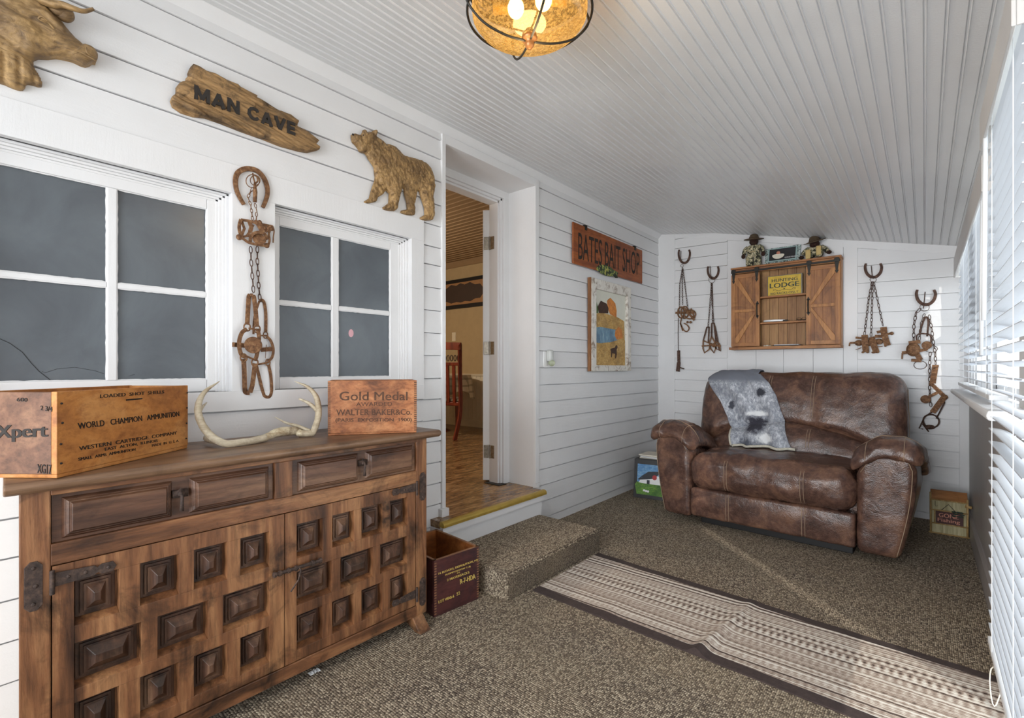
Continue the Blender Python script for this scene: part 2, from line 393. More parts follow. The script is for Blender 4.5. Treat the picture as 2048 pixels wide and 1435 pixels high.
def lettering(mb, body, bl, br, tl, n, lift=.0006, bold=.0, thick=.0008, shear=0):
    v, f = text_mesh(body, 0.0, shear=shear); bl, br, tl, n = Vector(bl), Vector(br), Vector(tl), Vector(n).normalized()
    U, V = br - bl, tl - bl
    if U.cross(V).dot(n) < 0: f = [q[::-1] for q in f]
    sh = U.normalized() * V.length * bold * 1.25
    for k in ((-1, 0, 1) if bold > .009 else (0,)):   # heavier strokes: slightly shifted layers
        mb.add([bl + U * p[0] + V * p[1] + sh * k + n * (lift + k * .00012 + thick * p[2]) for p in v], f)
    return mb
BLK = {'M': (.98, [[(.11, 0), (.11, 1)], [(.87, 0), (.87, 1)], [(.14, .93), (.49, .12)], [(.84, .93), (.49, .12)]]), 'A': (.92, [[(.11, 0), (.46, .96)], [(.81, 0), (.46, .96)], [(.26, .28), (.66, .28)]]),
       'N': (.84, [[(.11, 0), (.11, 1)], [(.73, 0), (.73, 1)], [(.14, .93), (.70, .07)]]), 'C': (.86, [[(.76, .72), (.66, .85), (.46, .90), (.25, .82), (.12, .62), (.12, .38), (.25, .18), (.46, .10), (.66, .15), (.76, .28)]]),
       'V': (.90, [[(.10, 1), (.45, .05)], [(.80, 1), (.45, .05)]]), 'E': (.70, [[(.11, 0), (.11, 1)], [(.1, .9), (.66, .9)], [(.1, .5), (.60, .5)], [(.1, .1), (.66, .1)]]), ' ': (.34, [])}
def block_letters(mb, body, bl, br, tl, n, lift, w, thick, gap=.11):
    bl, br, tl, n = Vector(bl), Vector(br), Vector(tl), Vector(n).normalized(); tot = sum(BLK[c][0] + gap for c in body) - gap; x = 0; U = (br - bl) / tot; V = tl - bl; k = 0
    for c in body:
        for st in BLK[c][1]:
            P = [bl + U * (x + a) + V * b + n * (lift + .00015 * k) for a, b in st]; mb.strap(P, n, w * V.length, thick); k += 1
        x += BLK[c][0] + gap
    return mb
def bez(pts, n=8):                                     # catmull-rom through points
    P = [Vector(p) for p in pts]; P = [P[0] * 2 - P[1]] + P + [P[-1] * 2 - P[-2]]; out = []
    for i in range(1, len(P) - 2):
        for k in range(n):
            t = k / n; a, b, c, d = P[i - 1:i + 3]
            out.append(.5 * ((2 * b) + (c - a) * t + (2 * a - 5 * b + 4 * c - d) * t * t + (3 * b - a - 3 * c + d) * t ** 3))
    out.append(P[-2]); return out
def lerp(a, b, t): return a + (b - a) * t
def fbm(p, s, o=4): return noise.fractal(Vector(p) * s, 1.0, 2.0, o)

def relief(polys, res, to3, nfn=None):
    """polys: (points, base, amp, radius); inflated relief over their union; to3(a, b, h) -> 3D"""
    allp = np.concatenate([np.array(p[0], float) for p in polys]); lo = allp.min(0) - res; hi = allp.max(0) + res
    nx, ny = [int(math.ceil((hi[i] - lo[i]) / res)) + 1 for i in (0, 1)]
    X, Y = np.meshgrid(lo[0] + np.arange(nx) * res, lo[1] + np.arange(ny) * res, indexing='ij'); P = np.stack([X.ravel(), Y.ravel()], 1)
    H = np.full(len(P), -1.0); best = np.full(len(P), 1e9); near = P.copy()
    for pts, base, amp, rad in polys:
        A = np.array(pts, float); B = np.roll(A, -1, 0); D = B - A
        t = ((P[:, None, :] - A[None]) * D[None]).sum(2) / np.maximum((D * D).sum(1)[None], 1e-12); t = np.clip(t, 0, 1)
        Q = A[None] + D[None] * t[..., None]; ds = np.hypot(*(P[:, None, :] - Q).transpose(2, 0, 1)); k = ds.argmin(1); dm = ds[np.arange(len(P)), k]
        yy = P[:, 1:2]; cond = (A[None, :, 1] > yy) != (B[None, :, 1] > yy)
        xs = A[None, :, 0] + (yy - A[None, :, 1]) * D[None, :, 0] / np.where(abs(D[None, :, 1]) < 1e-12, 1e-12, D[None, :, 1])
        ins = ((cond & (P[:, 0:1] < xs)).sum(1) % 2) == 1
        q = np.clip(1 - dm / rad, 0, 1); h = base + amp * np.sqrt(1 - q * q)
        H = np.where(ins & (h > H), h, H)
        up = dm < best; best = np.where(up, dm, best); near = np.where(up[:, None], Q[np.arange(len(P)), k], near)
    inside = H >= 0; idx = {}; V = []; F = []
    I = inside.reshape(nx, ny)
    def vid(i, j):
        k = i * ny + j
        if k not in idx:
            idx[k] = len(V)
            if inside[k]:
                h = H[k] + (nfn(P[k][0], P[k][1]) * min(1, H[k] / .01) if nfn else 0); V.append(to3(P[k][0], P[k][1], max(h, .001)))
            else: V.append(to3(near[k][0], near[k][1], 0.0))
        return idx[k]
    for i in range(nx - 1):
        for j in range(ny - 1):
            if I[i, j] or I[i + 1, j] or I[i + 1, j + 1] or I[i, j + 1]: F.append((vid(i, j), vid(i + 1, j), vid(i + 1, j + 1), vid(i, j + 1)))
    return V, F

# ------------------------------------------------------------------ room shell
YB = 4.90; XR = 2.39; Y0 = -1.7
def zc(x): return 2.548 - .151 * x if x < .583 else 2.46 - .2335 * (x - .583)
# floor
struct('floor', MB().box(-.0, XR + .02, Y0, YB, -.12, 0), 'carpet')
# carpeted step, top and front edges rounded
stp = struct('trim_1', MB().box(0, .572, 1.815, 2.72, -.01, .135), 'carpet', bevel=.016); stp['label'] = 'carpeted step below the doorway'
# ceiling: bead boards with real grooves
cb = MB(); x = .0; W = .0445; prof = []
while x < XR + .02:
    h = zc(x)
    prof += [(x, h), (x + .0022, h + .0035), (x + .0044, h), (x + .0062, h), (x + .008, h - .0028), (x + .0098, h)]
    x += W
prof.append((XR + .06, zc(XR + .06)))
for i in range(len(prof) - 1):
    (xa, za), (xb, zb) = prof[i], prof[i + 1]
    cb.add([(xa, Y0, za), (xa, YB, za), (xb, YB, zb), (xb, Y0, zb)], [(0, 1, 2, 3)])
cb.add([(-.3, Y0, 2.75), (XR + .3, Y0, 2.75), (XR + .3, YB, 2.75), (-.3, YB, 2.75)], [(0, 1, 2, 3)])
struct('ceiling', cb, 'ceil')
# crown board along the left wall and raking boards on the back wall
cr = MB().prism([(.0, Y0, 2.50), (.014, Y0, 2.50), (.052, Y0, 2.54), (.052, Y0, 2.552), (0, Y0, 2.56)], (0, YB - Y0, 0))
struct('trim_2', cr, 'paint')
rk = MB()
for xa, xb in ((.0, .583), (.583, XR)):
    za, zb = zc(xa) + .004, zc(xb) + .004; t = .045 if xa == 0 else .062
    rk.prism([(xa, YB, za), (xb, YB, zb), (xb, YB, zb - t), (xa, YB, za - t)], (0, -.016, 0))
struct('trim_3', rk, 'paint_x')

def siding(mb, zs, y0, y1, x0=.0):                     # left wall boards between the listed lower edges
    for zt, zb in zip(zs[:-1], zs[1:]):
        a, b = x0 + .0115, x0 + (.021 if zt > 1.2 else .0165); zt -= .0032 if zt > 1.2 else .0065
        mb.add([(a, y0, zt), (a, y1, zt), (b, y1, zb), (b, y0, zb), (x0 - .004, y0, zb), (x0 - .004, y1, zb), (x0 - .004, y0, zt), (x0 - .004, y1, zt)],
               [(0, 3, 2, 1), (3, 4, 5, 2), (0, 6, 4, 3), (1, 2, 5, 7)])
lw = MB()
lw.box(-.24, 0, Y0, 1.899, -.1, 1.0); lw.box(-.24, 0, Y0, 1.899, 1.9, 2.75); lw.box(-.24, -.06, Y0, 1.899, 1.0, 1.9)
lw.box(-.06, 0, Y0, -.0, 1, 1.9); lw.box(-.06, 0, .765, .935, 1, 1.9); lw.box(-.06, 0, 1.66, 1.899, 1, 1.9)
lw.box(-.24, 0, 1.899, 2.762, 2.452, 2.75); lw.box(-.24, 0, 1.899, 2.762, -.1, .255); lw.box(-.24, 0, 2.762, YB + .1, -.1, 2.75)
siding(lw, [2.52, 2.46, 2.35, 2.22, 2.095, 1.968], Y0, 1.745)
siding(lw, [2.52, 2.46, 2.35, 2.22, 2.084, 1.963, 1.839, 1.736, 1.607, 1.478, 1.35, 1.224, 1.095, .977, .857, .737, .617, .497, .377, .257, .137, .017, -.02], 1.745, 1.878)
siding(lw, [.98, .86, .695, .575, .447, .321, .196, .075, -.02], Y0, 1.745)
siding(lw, [2.52, 2.455, 2.327, 2.207, 2.098, 1.976, 1.85, 1.728, 1.612, 1.493, 1.382, 1.278, 1.157, 1.032, .909, .786, .662, .539, .417, .3, .182, .06, -.02], 2.80, YB - .01)
struct('wall_left', lw, 'paint')
# flat boards round both windows, door surround boards
tb = MB(); e = .017
e = .026; tb.box(0, e, Y0, 1.745, 1.852, 1.968); tb.box(0, e + .004, Y0, 1.745, .98, 1.057); tb.box(0, e, Y0, -.0, 1.057, 1.852)
tb.box(0, e, .765, .935, 1.057, 1.852); tb.box(0, e, 1.66, 1.745, 1.057, 1.852)
struct('trim_4', tb, 'paint_z', bevel=.0015)
td = MB(); td.box(0, .027, 1.878, 1.905, .1, 2.50); td.box(0, .027, 2.757, 2.80, .33, 2.50); td.box(0, .027, 1.905, 2.757, 2.448, 2.50)
td.box(-.0, .045, 1.86, 1.915, .3, .345)
struct('trim_5', td, 'paint_z', bevel=.0015)
# riser and brass nosing of the doorway
rs = MB(); rs.box(-.0, .098, 1.80, 2.735, .0, .262); rs.box(.098, .120, 1.80, 2.735, .235, .2735); rs.box(-.24, .03, 2.765, 2.80, .262, .33)
struct('trim_6', rs, 'paint')
ns = thing('threshold_nosing', 'brass edge strip along the front of the doorway floor', 'edge strip', (.12, 2.25, .28))
pr = [(.098, 0, .303), (.112, 0, .3045), (.124, 0, .302), (.131, 0, .296), (.134, 0, .288), (.134, 0, .274), (.098, 0, .274)]
MB().prism([(p[0], 1.795, p[2]) for p in pr], (0, .95, 0)).build('strip', 'brass', ns)

# windows of the left wall
def left_window(n, y0, y1, my, gy):
    r = struct('window_%d' % n, frame_mb(y0, y1), 'paint_z', bevel=.001)
    sa = MB(); g0, g1 = gy; zt, zb, zm = 1.783, 1.107, 1.442; X0, X1 = -.062, -.036
    sa.box(X0, X1, y0 + .001, g0, 1.058, 1.852); sa.box(X0, X1, g1, y1 - .035, 1.058, 1.852)
    sa.box(X0, X1, g0, g1, zt, 1.83); sa.box(X0, X1, g0, g1, 1.058, zb)
    sa.box(X0, X1 - .002, my[0], my[1], zb, zt)
    sa.box(X0, X1 - .004, g0, my[0], zm - .009, zm + .009); sa.box(X0, X1 - .004, my[1], g1, zm - .009, zm + .009)
    o = sa.build('sash', 'paint_z', r, bevel=.003)
    pu = MB()                                           # rough putty line round every pane
    for a, b in ((g0, my[0]), (my[1], g1)):
        for c, d in ((zb, zm - .009), (zm + .009, zt)):
            pts = []
            for (p, q) in (((a, c), (b, c)), ((b, c), (b, d)), ((b, d), (a, d)), ((a, d), (a, c))):
                for k in range(22):
                    t = k / 22; pts.append((X1 - .009, lerp(p[0], q[0], t) + .0016 * fbm((p[0] * 9 + t * 9, q[1] * 7, 1), 3), lerp(p[1], q[1], t) + .0016 * fbm((t * 9, p[1] * 9, 5), 3)))
            pu.tube(pts, .004, 5, True)
    pu.build('putty', 'paint_z', r)
    MB().box(X1 - .02, X1 - .014, g0 - .005, g1 + .005, zb - .005, zt + .005).build('glass_pane', 'slate', r)
    return r
def frame_mb(y0, y1):
    f = MB(); z0, z1 = 1.057, 1.852
    for k, (d, x1) in enumerate(((.010, -.008), (.020, -.018), (.030, -.027), (.040, -.034))):
        a, b = x1 - .009, x1
        f.box(-.06, b, y1 - d, y1 - d + .0101, z0, z1); f.box(-.06, b, y0, y1, z1 - d * .8, z1 - d * .8 + .0081)
    return f
wa = left_window(1, .03, .765, (.386, .414), (.104, .696))
wb = left_window(2, .935, 1.66, (1.234, 1.268), (.981, 1.568))
def xw(u, v, x=-.0495): return hx(u, v, x)
ck = MB().tube([xw(0, 677), xw(20, 686), xw(45, 704), xw(62, 725), xw(78, 742), xw(104, 762)], .0011, 5).tube([xw(84, 742), xw(90, 745), xw(115, 737), xw(150, 734), xw(190, 741), xw(208, 747)], .0006, 5)
ck.tube([xw(412 - 155, 752), xw(270, 748)], .0008, 4)
ck.build('crack', 'crackm', wa)
pk = [xw(702 + 5 * math.cos(q), 666 + 8 * math.sin(q), -.0495) for q in np.linspace(0, 2 * math.pi, 14, endpoint=False)]
MB().prism(pk, (.001, 0, 0)).build('sticker', 'pink', wb)

# doorway frame, door leaf with hinges
df = MB(); z1 = 2.40
df.box(-.30, -.225, 2.70, 2.765, .30, z1); df.box(-.299, -.226, 1.86, 2.765, z1, 2.456)
df.box(-.32, -.24, 2.682, 2.70, .30, z1); df.box(-.32, -.24, 1.86, 2.70, z1 - .018, z1)
df.box(-.34, -.255, 2.668, 2.682, .30, z1 - .018); df.box(-.34, -.255, 1.86, 2.682, z1 - .034, z1 - .018)
df.box(-.34, -.301, 2.70, 2.80, .30, 2.5); df.box(-.301, -.228, 1.84, 1.899, .30, z1)
dr = struct('door_1', df, 'paint_z', bevel=.002)
hgx, hgy = -.335, 2.668; dv = Vector((-.60, .80, 0)); pv = Vector((-.80, -.60, 0))
o0 = Vector((hgx, hgy, .315)) + dv * .004
MB().obb(o0, dv * .80, pv * .052, (0, 0, 2.015)).build('door_leaf', 'paint_z', dr, bevel=.002)
for z in (2.08, 1.30, .53):
    h = MB(); c = Vector((hgx, hgy, z))
    h.tube([c + Vector((.004, -.002, -.05)), c + Vector((.004, -.002, .05))], .0065, 10)
    h.obb(c + pv * .008 + Vector((0, 0, -.048)) - dv * .0005, pv * .036, dv * -.003, (0, 0, .096))
    h.obb(Vector((hgx + .012, 2.667, z - .048)), (.034, 0, 0), (0, -.003, 0), (0, 0, .096))
    for k in (-.03, 0, .03):
        h.ball(c + pv * (.026 + .008 * (k == 0)) - dv * .0035 + Vector((0, 0, k)), .0035, seg=6, rings=4)
    h.build('hinge', 'nickel', dr, bevel=.001)
MB().box(-.345, -.20, 2.62, 2.7, .3005, .306).build('door_sill_pad', 'blackp', dr)

# right wall with windows and glazed door
rw = MB(); t = .12
y = 2.34
while y < YB:                                           # bead board below the sill
    rw.box(XR, XR + t, y, min(y + .0425, YB), -.1, .985); rw.box(XR + .004, XR + t, y + .0425, y + .0455, -.1, .985); y += .0455
struct('wall_right', rw, 'gray')
r2 = MB(); r2.box(XR, XR + t, Y0, YB, 1.96, 2.75); r2.box(XR, XR + t, YB - .14, YB + .1, .98, 1.96); r2.box(XR, XR + t, 2.25, 2.34, -.1, 1.96); r2.box(XR, XR + t, 2.34, 2.42, .985, 1.96); r2.box(XR, XR + t, Y0, 1.32, -.1, 1.96)  # unseen near stretch made solid to keep direct sun out
r2.box(XR, XR + t, 3.52, 3.64, .985, 1.96)
struct('trim_7', r2, 'paint_z')
struct('baseboard_right', MB().prism([(XR, 2.34, 0), (XR - .018, 2.34, 0), (XR - .018, 2.34, .125), (XR - .006, 2.34, .14), (XR, 2.34, .14)], (0, YB - 2.34, 0)), 'gray')
sl = MB().prism([(XR + .03, 2.13, .985), (2.292, 2.13, .985), (2.286, 2.13, 1.0), (2.292, 2.13, 1.018), (XR + .03, 2.13, 1.018)], (0, YB - 2.13, -.02))
sl.prism([(XR + .005, 2.2, .94), (2.345, 2.2, .965), (2.345, 2.2, .99), (XR + .005, 2.2, .99)], (0, YB - 2.2, -.015))
so_ = struct('trim_8', sl, 'paint', bevel=.006)
def side_window(n, y0, y1, z0, z1, panes, label=None, nm='window'):
    f = MB(); a, b = XR + .03, XR + .075
    f.box(a, b, y0, y0 + .05, z0, z1); f.box(a, b, y1 - .05, y1, z0, z1); f.box(a, b, y0, y1, z0, z0 + .05); f.box(a, b, y0, y1, z1 - .05, z1); f.box(a, b, y0, y1, (z0 + z1) / 2 - .018, (z0 + z1) / 2 + .018)
    for k in range(1, panes): yy = lerp(y0, y1, k / panes); f.box(a, b, yy - .012, yy + .012, z0, z1)
    o = struct('%s_%d' % (nm, n), f, 'vinyl', bevel=.002)
    g = MB(); yy = (y0 + y1) / 2
    g.box(a + .02, a + .023, y0 + .04, y1 - .04, z0 + .04, z1 - .04); g.build('glass_pane', M['glass'], o); return o
t_ = NT('window glass'); mxs = t_.n('ShaderNodeMixShader'); tr = t_.n('ShaderNodeBsdfTransparent'); gl = t_.n('ShaderNodeBsdfGlossy'); gl.inputs['Roughness'].default_value = .02
mxs.inputs[0].default_value = .06; t_.l(tr.outputs[0], mxs.inputs[1]); t_.l(gl.outputs[0], mxs.inputs[2]); t_.l(mxs.outputs[0], t_.out.inputs[0]); M['glass'] = t_.m
side_window(3, 2.42, 3.52, 1.02, 1.96, 1); side_window(4, 3.64, YB - .14, 1.02, 1.96, 1)
side_window(2, 1.32, 2.25, .03, 1.96, 1, nm='door'); fw_ = MB(); fw_.box(-.24, .5, Y0 - .12, Y0, -.1, 2.75); fw_.box(XR - .12, XR + .3, Y0 - .12, Y0, -.1, 2.75); fw_.box(.5, XR - .12, Y0 - .12, Y0, -.1, .3); fw_.box(.5, XR - .12, Y0 - .12, Y0, 2.2, 2.75)
struct('wall_front', fw_, 'paint')  # unseen end wall, opening shaped to admit sky light and limit sun
struct('bounce_ground', MB().box(-9, 14, -12, 14, -.62, -.5), plain('pale bounce ground', '#d9d6cf', .9, 0, .06, 2))  # unseen ground, made pale to bounce light up through the blinds

# back wall
bw = MB(); bw.box(-.24, XR + .12, YB, YB + .12, -.1, 2.75)
def sidback(xa, xb, zs, tilt=.023):
    for zt, zb in zip(zs[:-1], zs[1:]):
        f = lambda x, z: z - tilt * (x - .6)
        zt -= .0035 if zt > 1.2 else .0065; v = [(xa, YB - .0115, f(xa, zt)), (xb, YB - .0115, f(xb, zt)), (xb, YB - .019, f(xb, zb)), (xa, YB - .019, f(xa, zb)), (xa, YB + .01, f(xa, zb)), (xb, YB + .01, f(xb, zb)), (xa, YB + .01, f(xa, zt)), (xb, YB + .01, f(xb, zt))]
        bw.add(v, [(0, 3, 2, 1)[::-1], (3, 4, 5, 2)[::-1], (0, 6, 4, 3)[::-1], (1, 2, 5, 7)[::-1]])
zb_ = [2.50, 2.46, 2.364, 2.248, 2.137, 2.011, 1.871, 1.75, 1.629, 1.503, 1.373, 1.25, 1.131, 1.03, .92, .81, .69, .57, .45, .33, .21, .09, .0]
sidback(.19, .702, zb_); sidback(1.722, 2.335, [z for z in zb_ if z < 2.2])
struct('wall_back', bw, 'paint_x')
bb = MB(); bb.box(.0, .19, YB - .02, YB, 0, 2.55); bb.box(2.335, XR, YB - .02, YB, 0, 2.1)
struct('trim_10', bb, 'paint_z', bevel=.002)
xs = [.702] + [hy(u, 722, YB)[0] for u in (1513, 1567.6, 1626.8, 1687)] + [1.722]
bv = MB()
for a, b in zip(xs[:-1], xs[1:]): bv.prism([(a + .002, YB - .017, 0), (b - .002, YB - .017, 0), (b - .0002, YB - .012, 0), (b, YB, 0), (a, YB, 0), (a + .0002, YB - .012, 0)], (0, 0, 2.195 if a < 1.5 else 2.17))
struct('trim_11', bv, 'paint_z')

# kitchen seen through the doorway
KZ = .30; KY = 5.05
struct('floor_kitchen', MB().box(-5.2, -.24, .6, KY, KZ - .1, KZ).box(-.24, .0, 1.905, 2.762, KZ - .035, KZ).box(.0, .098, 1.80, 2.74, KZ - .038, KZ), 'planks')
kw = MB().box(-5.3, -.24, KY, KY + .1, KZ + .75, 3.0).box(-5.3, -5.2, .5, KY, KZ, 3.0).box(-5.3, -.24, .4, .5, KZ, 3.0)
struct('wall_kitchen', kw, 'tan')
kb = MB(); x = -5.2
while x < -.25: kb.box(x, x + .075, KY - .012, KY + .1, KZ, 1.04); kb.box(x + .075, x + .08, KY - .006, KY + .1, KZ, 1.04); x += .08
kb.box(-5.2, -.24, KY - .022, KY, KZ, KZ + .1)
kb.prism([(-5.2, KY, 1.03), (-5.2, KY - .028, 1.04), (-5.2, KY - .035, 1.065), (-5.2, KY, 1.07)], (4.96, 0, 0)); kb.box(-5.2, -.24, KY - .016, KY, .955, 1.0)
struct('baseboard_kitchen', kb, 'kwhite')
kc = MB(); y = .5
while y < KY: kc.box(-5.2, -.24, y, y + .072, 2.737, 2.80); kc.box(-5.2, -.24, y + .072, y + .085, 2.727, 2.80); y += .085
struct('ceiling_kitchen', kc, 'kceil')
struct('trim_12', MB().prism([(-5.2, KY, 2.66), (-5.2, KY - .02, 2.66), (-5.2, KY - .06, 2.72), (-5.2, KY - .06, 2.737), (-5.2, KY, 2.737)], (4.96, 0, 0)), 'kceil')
# ------------------------------------------------------------------ sideboard
SX = .43; K = (2.14 - SX) / (2.14 - .37)
def sy(y): return y * K
def sz(z): return 1.15 + (z - 1.15) * K
yL, yR = sy(.137), sy(1.477); ZT = sz(.862); ZB = sz(.83)
sbd = thing('sideboard', 'carved dark walnut sideboard with coffered doors below two drawers', 'sideboard', (.2, .78, 0))
# worn top slab with rounded edge
tp = MB(); x1 = SX + .042; pr = [(.03, ZT), (x1 - .012, ZT), (x1 - .003, ZT - .006), (x1, ZT - .014), (x1 - .004, ZT - .024), (x1 - .016, ZB - .001), (.03, ZB - .001)]
ya, yb = sy(.106), sy(1.531)
tp.prism([(p[0], ya, p[1]) for p in pr], (0, yb - ya, 0)); tp.v = [(x_, y_ + (.03 * (x1 - x_) / x1 if y_ < .3 else 0), z_) for x_, y_, z_ in tp.v]; tp.build('table_top', 'top', sbd, bevel=.006)
zr0, zr1 = sz(.682), sz(.812); zd1 = sz(.625); zbt = sz(.018); zdb = sz(.066)
def Y_(a): return sy(a)
fr = MB(); fr.box(SX - .028, SX, Y_(.197), Y_(1.418), zd1, zr0); fr.box(SX - .028, SX, Y_(.197), Y_(1.418), zbt, zdb); fr.box(SX - .028, SX, Y_(.197), Y_(1.418), zr1, ZB)
fr2 = MB(); fr2.box(SX - .028, SX - .0005, Y_(.782), Y_(.846), zr0, zr1)
bk = MB(); bk.box(.045, .06, yL + .045, yR, zbt, ZB); bk.box(.06, SX - .03, Y_(.19), Y_(1.42), zbt + .01, zbt + .03)
MB().prism([(SX, yL, zbt), (SX, Y_(.197), zbt), (.045, Y_(.25), zbt), (.045, yL + .042, zbt)], (0, 0, ZB - zbt)).build('side_post', 'sidez', sbd, bevel=.003); MB().box(.045, SX, Y_(1.418), yR, zbt, ZB).build('side_post', 'sidez', sbd, bevel=.003); fr.build('front_rail', 'side', sbd, bevel=.002); fr2.build('drawer_divider', 'sidez', sbd, bevel=.002); bk.build('back_board', 'sided', sbd)
for yc in (yL + .05, yR - .05):                          # splayed saddle feet front and back
    for xc, dx in ((SX - .03, .055), (.10, -.05)):
        ft = MB(); prf = [(xc - .03, zbt + .002), (xc + .03, zbt + .002), (xc + .03 + dx * .45, .03), (xc + .03 + dx, .001), (xc + dx - .012, .001), (xc - .03, .03)]
        ft.prism([(p[0], yc - .03, p[1]) for p in prf], (0, .06, 0)); ft.build('foot', 'sidez', sbd, bevel=.004)

def framed_panel(mb, y0, y1, z0, z1, x, steps):       # stepped raised field; steps = [(inset, dx)...]
    for ins, a, b in steps: mb.box(a, b, y0 + ins, y1 - ins, z0 + ins, z1 - ins)
def frustum(mb, y0, y1, z0, z1, x0, x1, ins, insz=None):
    iz = ins if insz is None else insz
    v = [(x0, y0, z0), (x0, y1, z0), (x0, y1, z1), (x0, y0, z1), (x1, y0 + ins, z0 + iz), (x1, y1 - ins, z0 + iz), (x1, y1 - ins, z1 - iz), (x1, y0 + ins, z1 - iz)]
    mb.add(v, [(4, 5, 6, 7), (0, 1, 5, 4), (1, 2, 6, 5), (2, 3, 7, 6), (3, 0, 4, 7)])
def drawer(y0, y1, zp, panels, py):
    X = SX - .004; d = MB(); d.box(X - .022, X - .008, y0, y1, zr0 + .001, zr1 - .001)
    dr = d.build('drawer', 'sided', sbd)
    for a, b in panels:
        p = MB(); z0, z1 = zp
        frustum(p, a - .016, b + .016, z0 - .016, z1 + .013, X - .008, X + .002, .006); frustum(p, a - .008, b + .008, z0 - .008, z1 + .006, X + .002, X + .007, .004)
        frustum(p, a - .003, b + .003, z0 - .003, z1 + .002, X + .004, X + .014, .006)
        p.build('raised_field', 'sided', dr, bevel=.001)
    h = MB(); c = Vector((X + .006, py, (zr0 + zr1) / 2 + .012))
    h.box(X - .008, X + .003, py - .02, py + .02, c.z - .011, c.z + .011); h.ball(c, .007, .009, .009, 10, 6)
    h.prism([(X + .004, py - .019, c.z), (X + .004, py, c.z + .018), (X + .004, py + .019, c.z), (X + .004, py, c.z - .012)], (-.002, 0, 0))
    h.tube([c + Vector((.006, 0, .004)), c + Vector((.012, 0, -.006)), c + Vector((.010, 0, -.03)), c + Vector((.008, 0, -.05))], [.003, .0045, .005, .006], 8)
    h.build('drop_pull', 'iron', dr, smooth=True)
zp = (sz(.707), sz(.788))
drawer(Y_(.200), Y_(.780), zp, ((Y_(.236), Y_(.456)), (Y_(.535), Y_(.748))), Y_(.493))
drawer(Y_(.848), Y_(1.416), zp, ((Y_(.885), Y_(1.105)), (Y_(1.172), Y_(1.385))), Y_(1.14))

def coffer_door(y0, y1, ys, ye, rows):
    """y0..y1 door, ys..ye coffer field, rows = (z0, z1, [(ya, yb)...])"""
    X = SX - .002; d = MB(); zt = zd1 - .003; zb = zdb + .003
    d.box(X - .045, X - .032, y0, y1, zb, zt)
    d.box(X - .035, X, y0, ys, zb, zt); d.box(X - .035, X, ye, y1, zb, zt)
    zs = [zb] + sum([[r[0], r[1]] for r in sorted(rows)], []) + [zt]
    for k in range(0, len(zs), 2):
        d.box(X - .035, X - .001, ys, ye, zs[k], zs[k + 1])
    for z0, z1, cs in rows:
        e = ys
        for a, b in cs:
            if a - e > .004: d.box(X - .035, X - .001, e, a, z0, z1)
            e = b
        if ye - e > .004: d.box(X - .035, X - .001, e, ye, z0, z1)
    # bevelled lower lip of every opening
    for z0, z1, cs in rows:
        for a, b in cs:
            d.prism([(X - .001, a, z0 - .0), (X - .001, b, z0), (X - .03, b, z0 + .012), (X - .03, a, z0 + .012)], (0, 0, -.002))
    dr = d.build('door', 'sidez', sbd, bevel=.0025)
    for z0, z1, cs in rows:
        for a, b in cs:
            p = MB(); q0, q1, w0, w1 = z0 + .012, z1 - .006, a + .005, b - .005
            for i, (ins, xa, xb) in enumerate(((0, -.033, -.027), (.009, -.028, -.021), (.016, -.022, -.015))): p.box(X + xa, X + xb, w0 + ins, w1 - ins, q0 + ins, q1 - ins)
            ww, hh = w1 - w0 - .044, q1 - q0 - .042
            frustum(p, w0 + .022, w1 - .022, q0 + .021, q1 - .021, X - .015, X + .004, min(.016, ww * .34), min(.020, hh * .34))
            p.build('raised_coffer', 'panel', dr, bevel=.001)
    return dr
r1 = (sz(.446), sz(.572)); r2 = (sz(.272), sz(.398)); r3 = (sz(.107), sz(.235))
def ysc(l): return [(Y_(a), Y_(b)) for a, b in l]
d1 = coffer_door(Y_(.200), Y_(.8165), Y_(.244), Y_(.764), [
    (*r1, ysc([(.244, .342), (.391, .489), (.530, .627), (.668, .764)])),
    (*r2, ysc([(.244, .394), (.434, .570), (.614, .764)])),
    (*r3, ysc([(.244, .342), (.391, .489), (.530, .627), (.668, .764)]))])
d2 = coffer_door(Y_(.8195), Y_(1.414), Y_(.862), Y_(1.368), [
    (*r1, ysc([(.862, .965), (1.005, 1.100), (1.135, 1.237), (1.275, 1.368)])),
    (*r2, ysc([(.862, 1.002), (1.040, 1.190), (1.225, 1.368)])),
    (*r3, ysc([(.862, .965), (1.005, 1.100), (1.135, 1.237), (1.275, 1.368)]))])
def hinge(yc, z, sgn, door):
    h = MB(); X = SX + .0005
    def plate(pts): h.prism([(X, p[0], p[1]) for p in pts], (.003, 0, 0))
    w = .017; oy = yc - sgn * .034                      # vertical plate on the post
    plate([(oy - w, z - .05), (oy - w * .4, z - .062), (oy + w * .4, z - .062), (oy + w, z - .05), (oy + w, z + .05), (oy + w * .4, z + .062), (oy - w * .4, z + .062), (oy - w, z + .05)])
    a = yc + sgn * .006; L_ = .125
    plate([(a, z - .014), (a, z + .022), (a + sgn * L_ * .62, z + .017), (a + sgn * L_ * .68, z + .010), (a + sgn * L_ * .74, z + .017), (a + sgn * L_ * .94, z + .017), (a + sgn * L_, z + .004), (a + sgn * L_ * .94, z - .010), (a + sgn * L_ * .74, z - .010), (a + sgn * L_ * .68, z - .003), (a + sgn * L_ * .62, z - .010)])
    h.tube([(X + .004, yc, z - .032), (X + .004, yc, z + .03)], .0055, 8)
    for p in ((oy, z - .045), (oy + .004, z), (oy, z + .045), (a + sgn * .025, z + .004), (a + sgn * .06, z + .004), (a + sgn * .108, z + .003)):
        h.ball((X + .003, p[0], p[1]), .003, .005, .005, 8, 5)
    h.build('strap_hinge', 'iron', door, bevel=.0008)
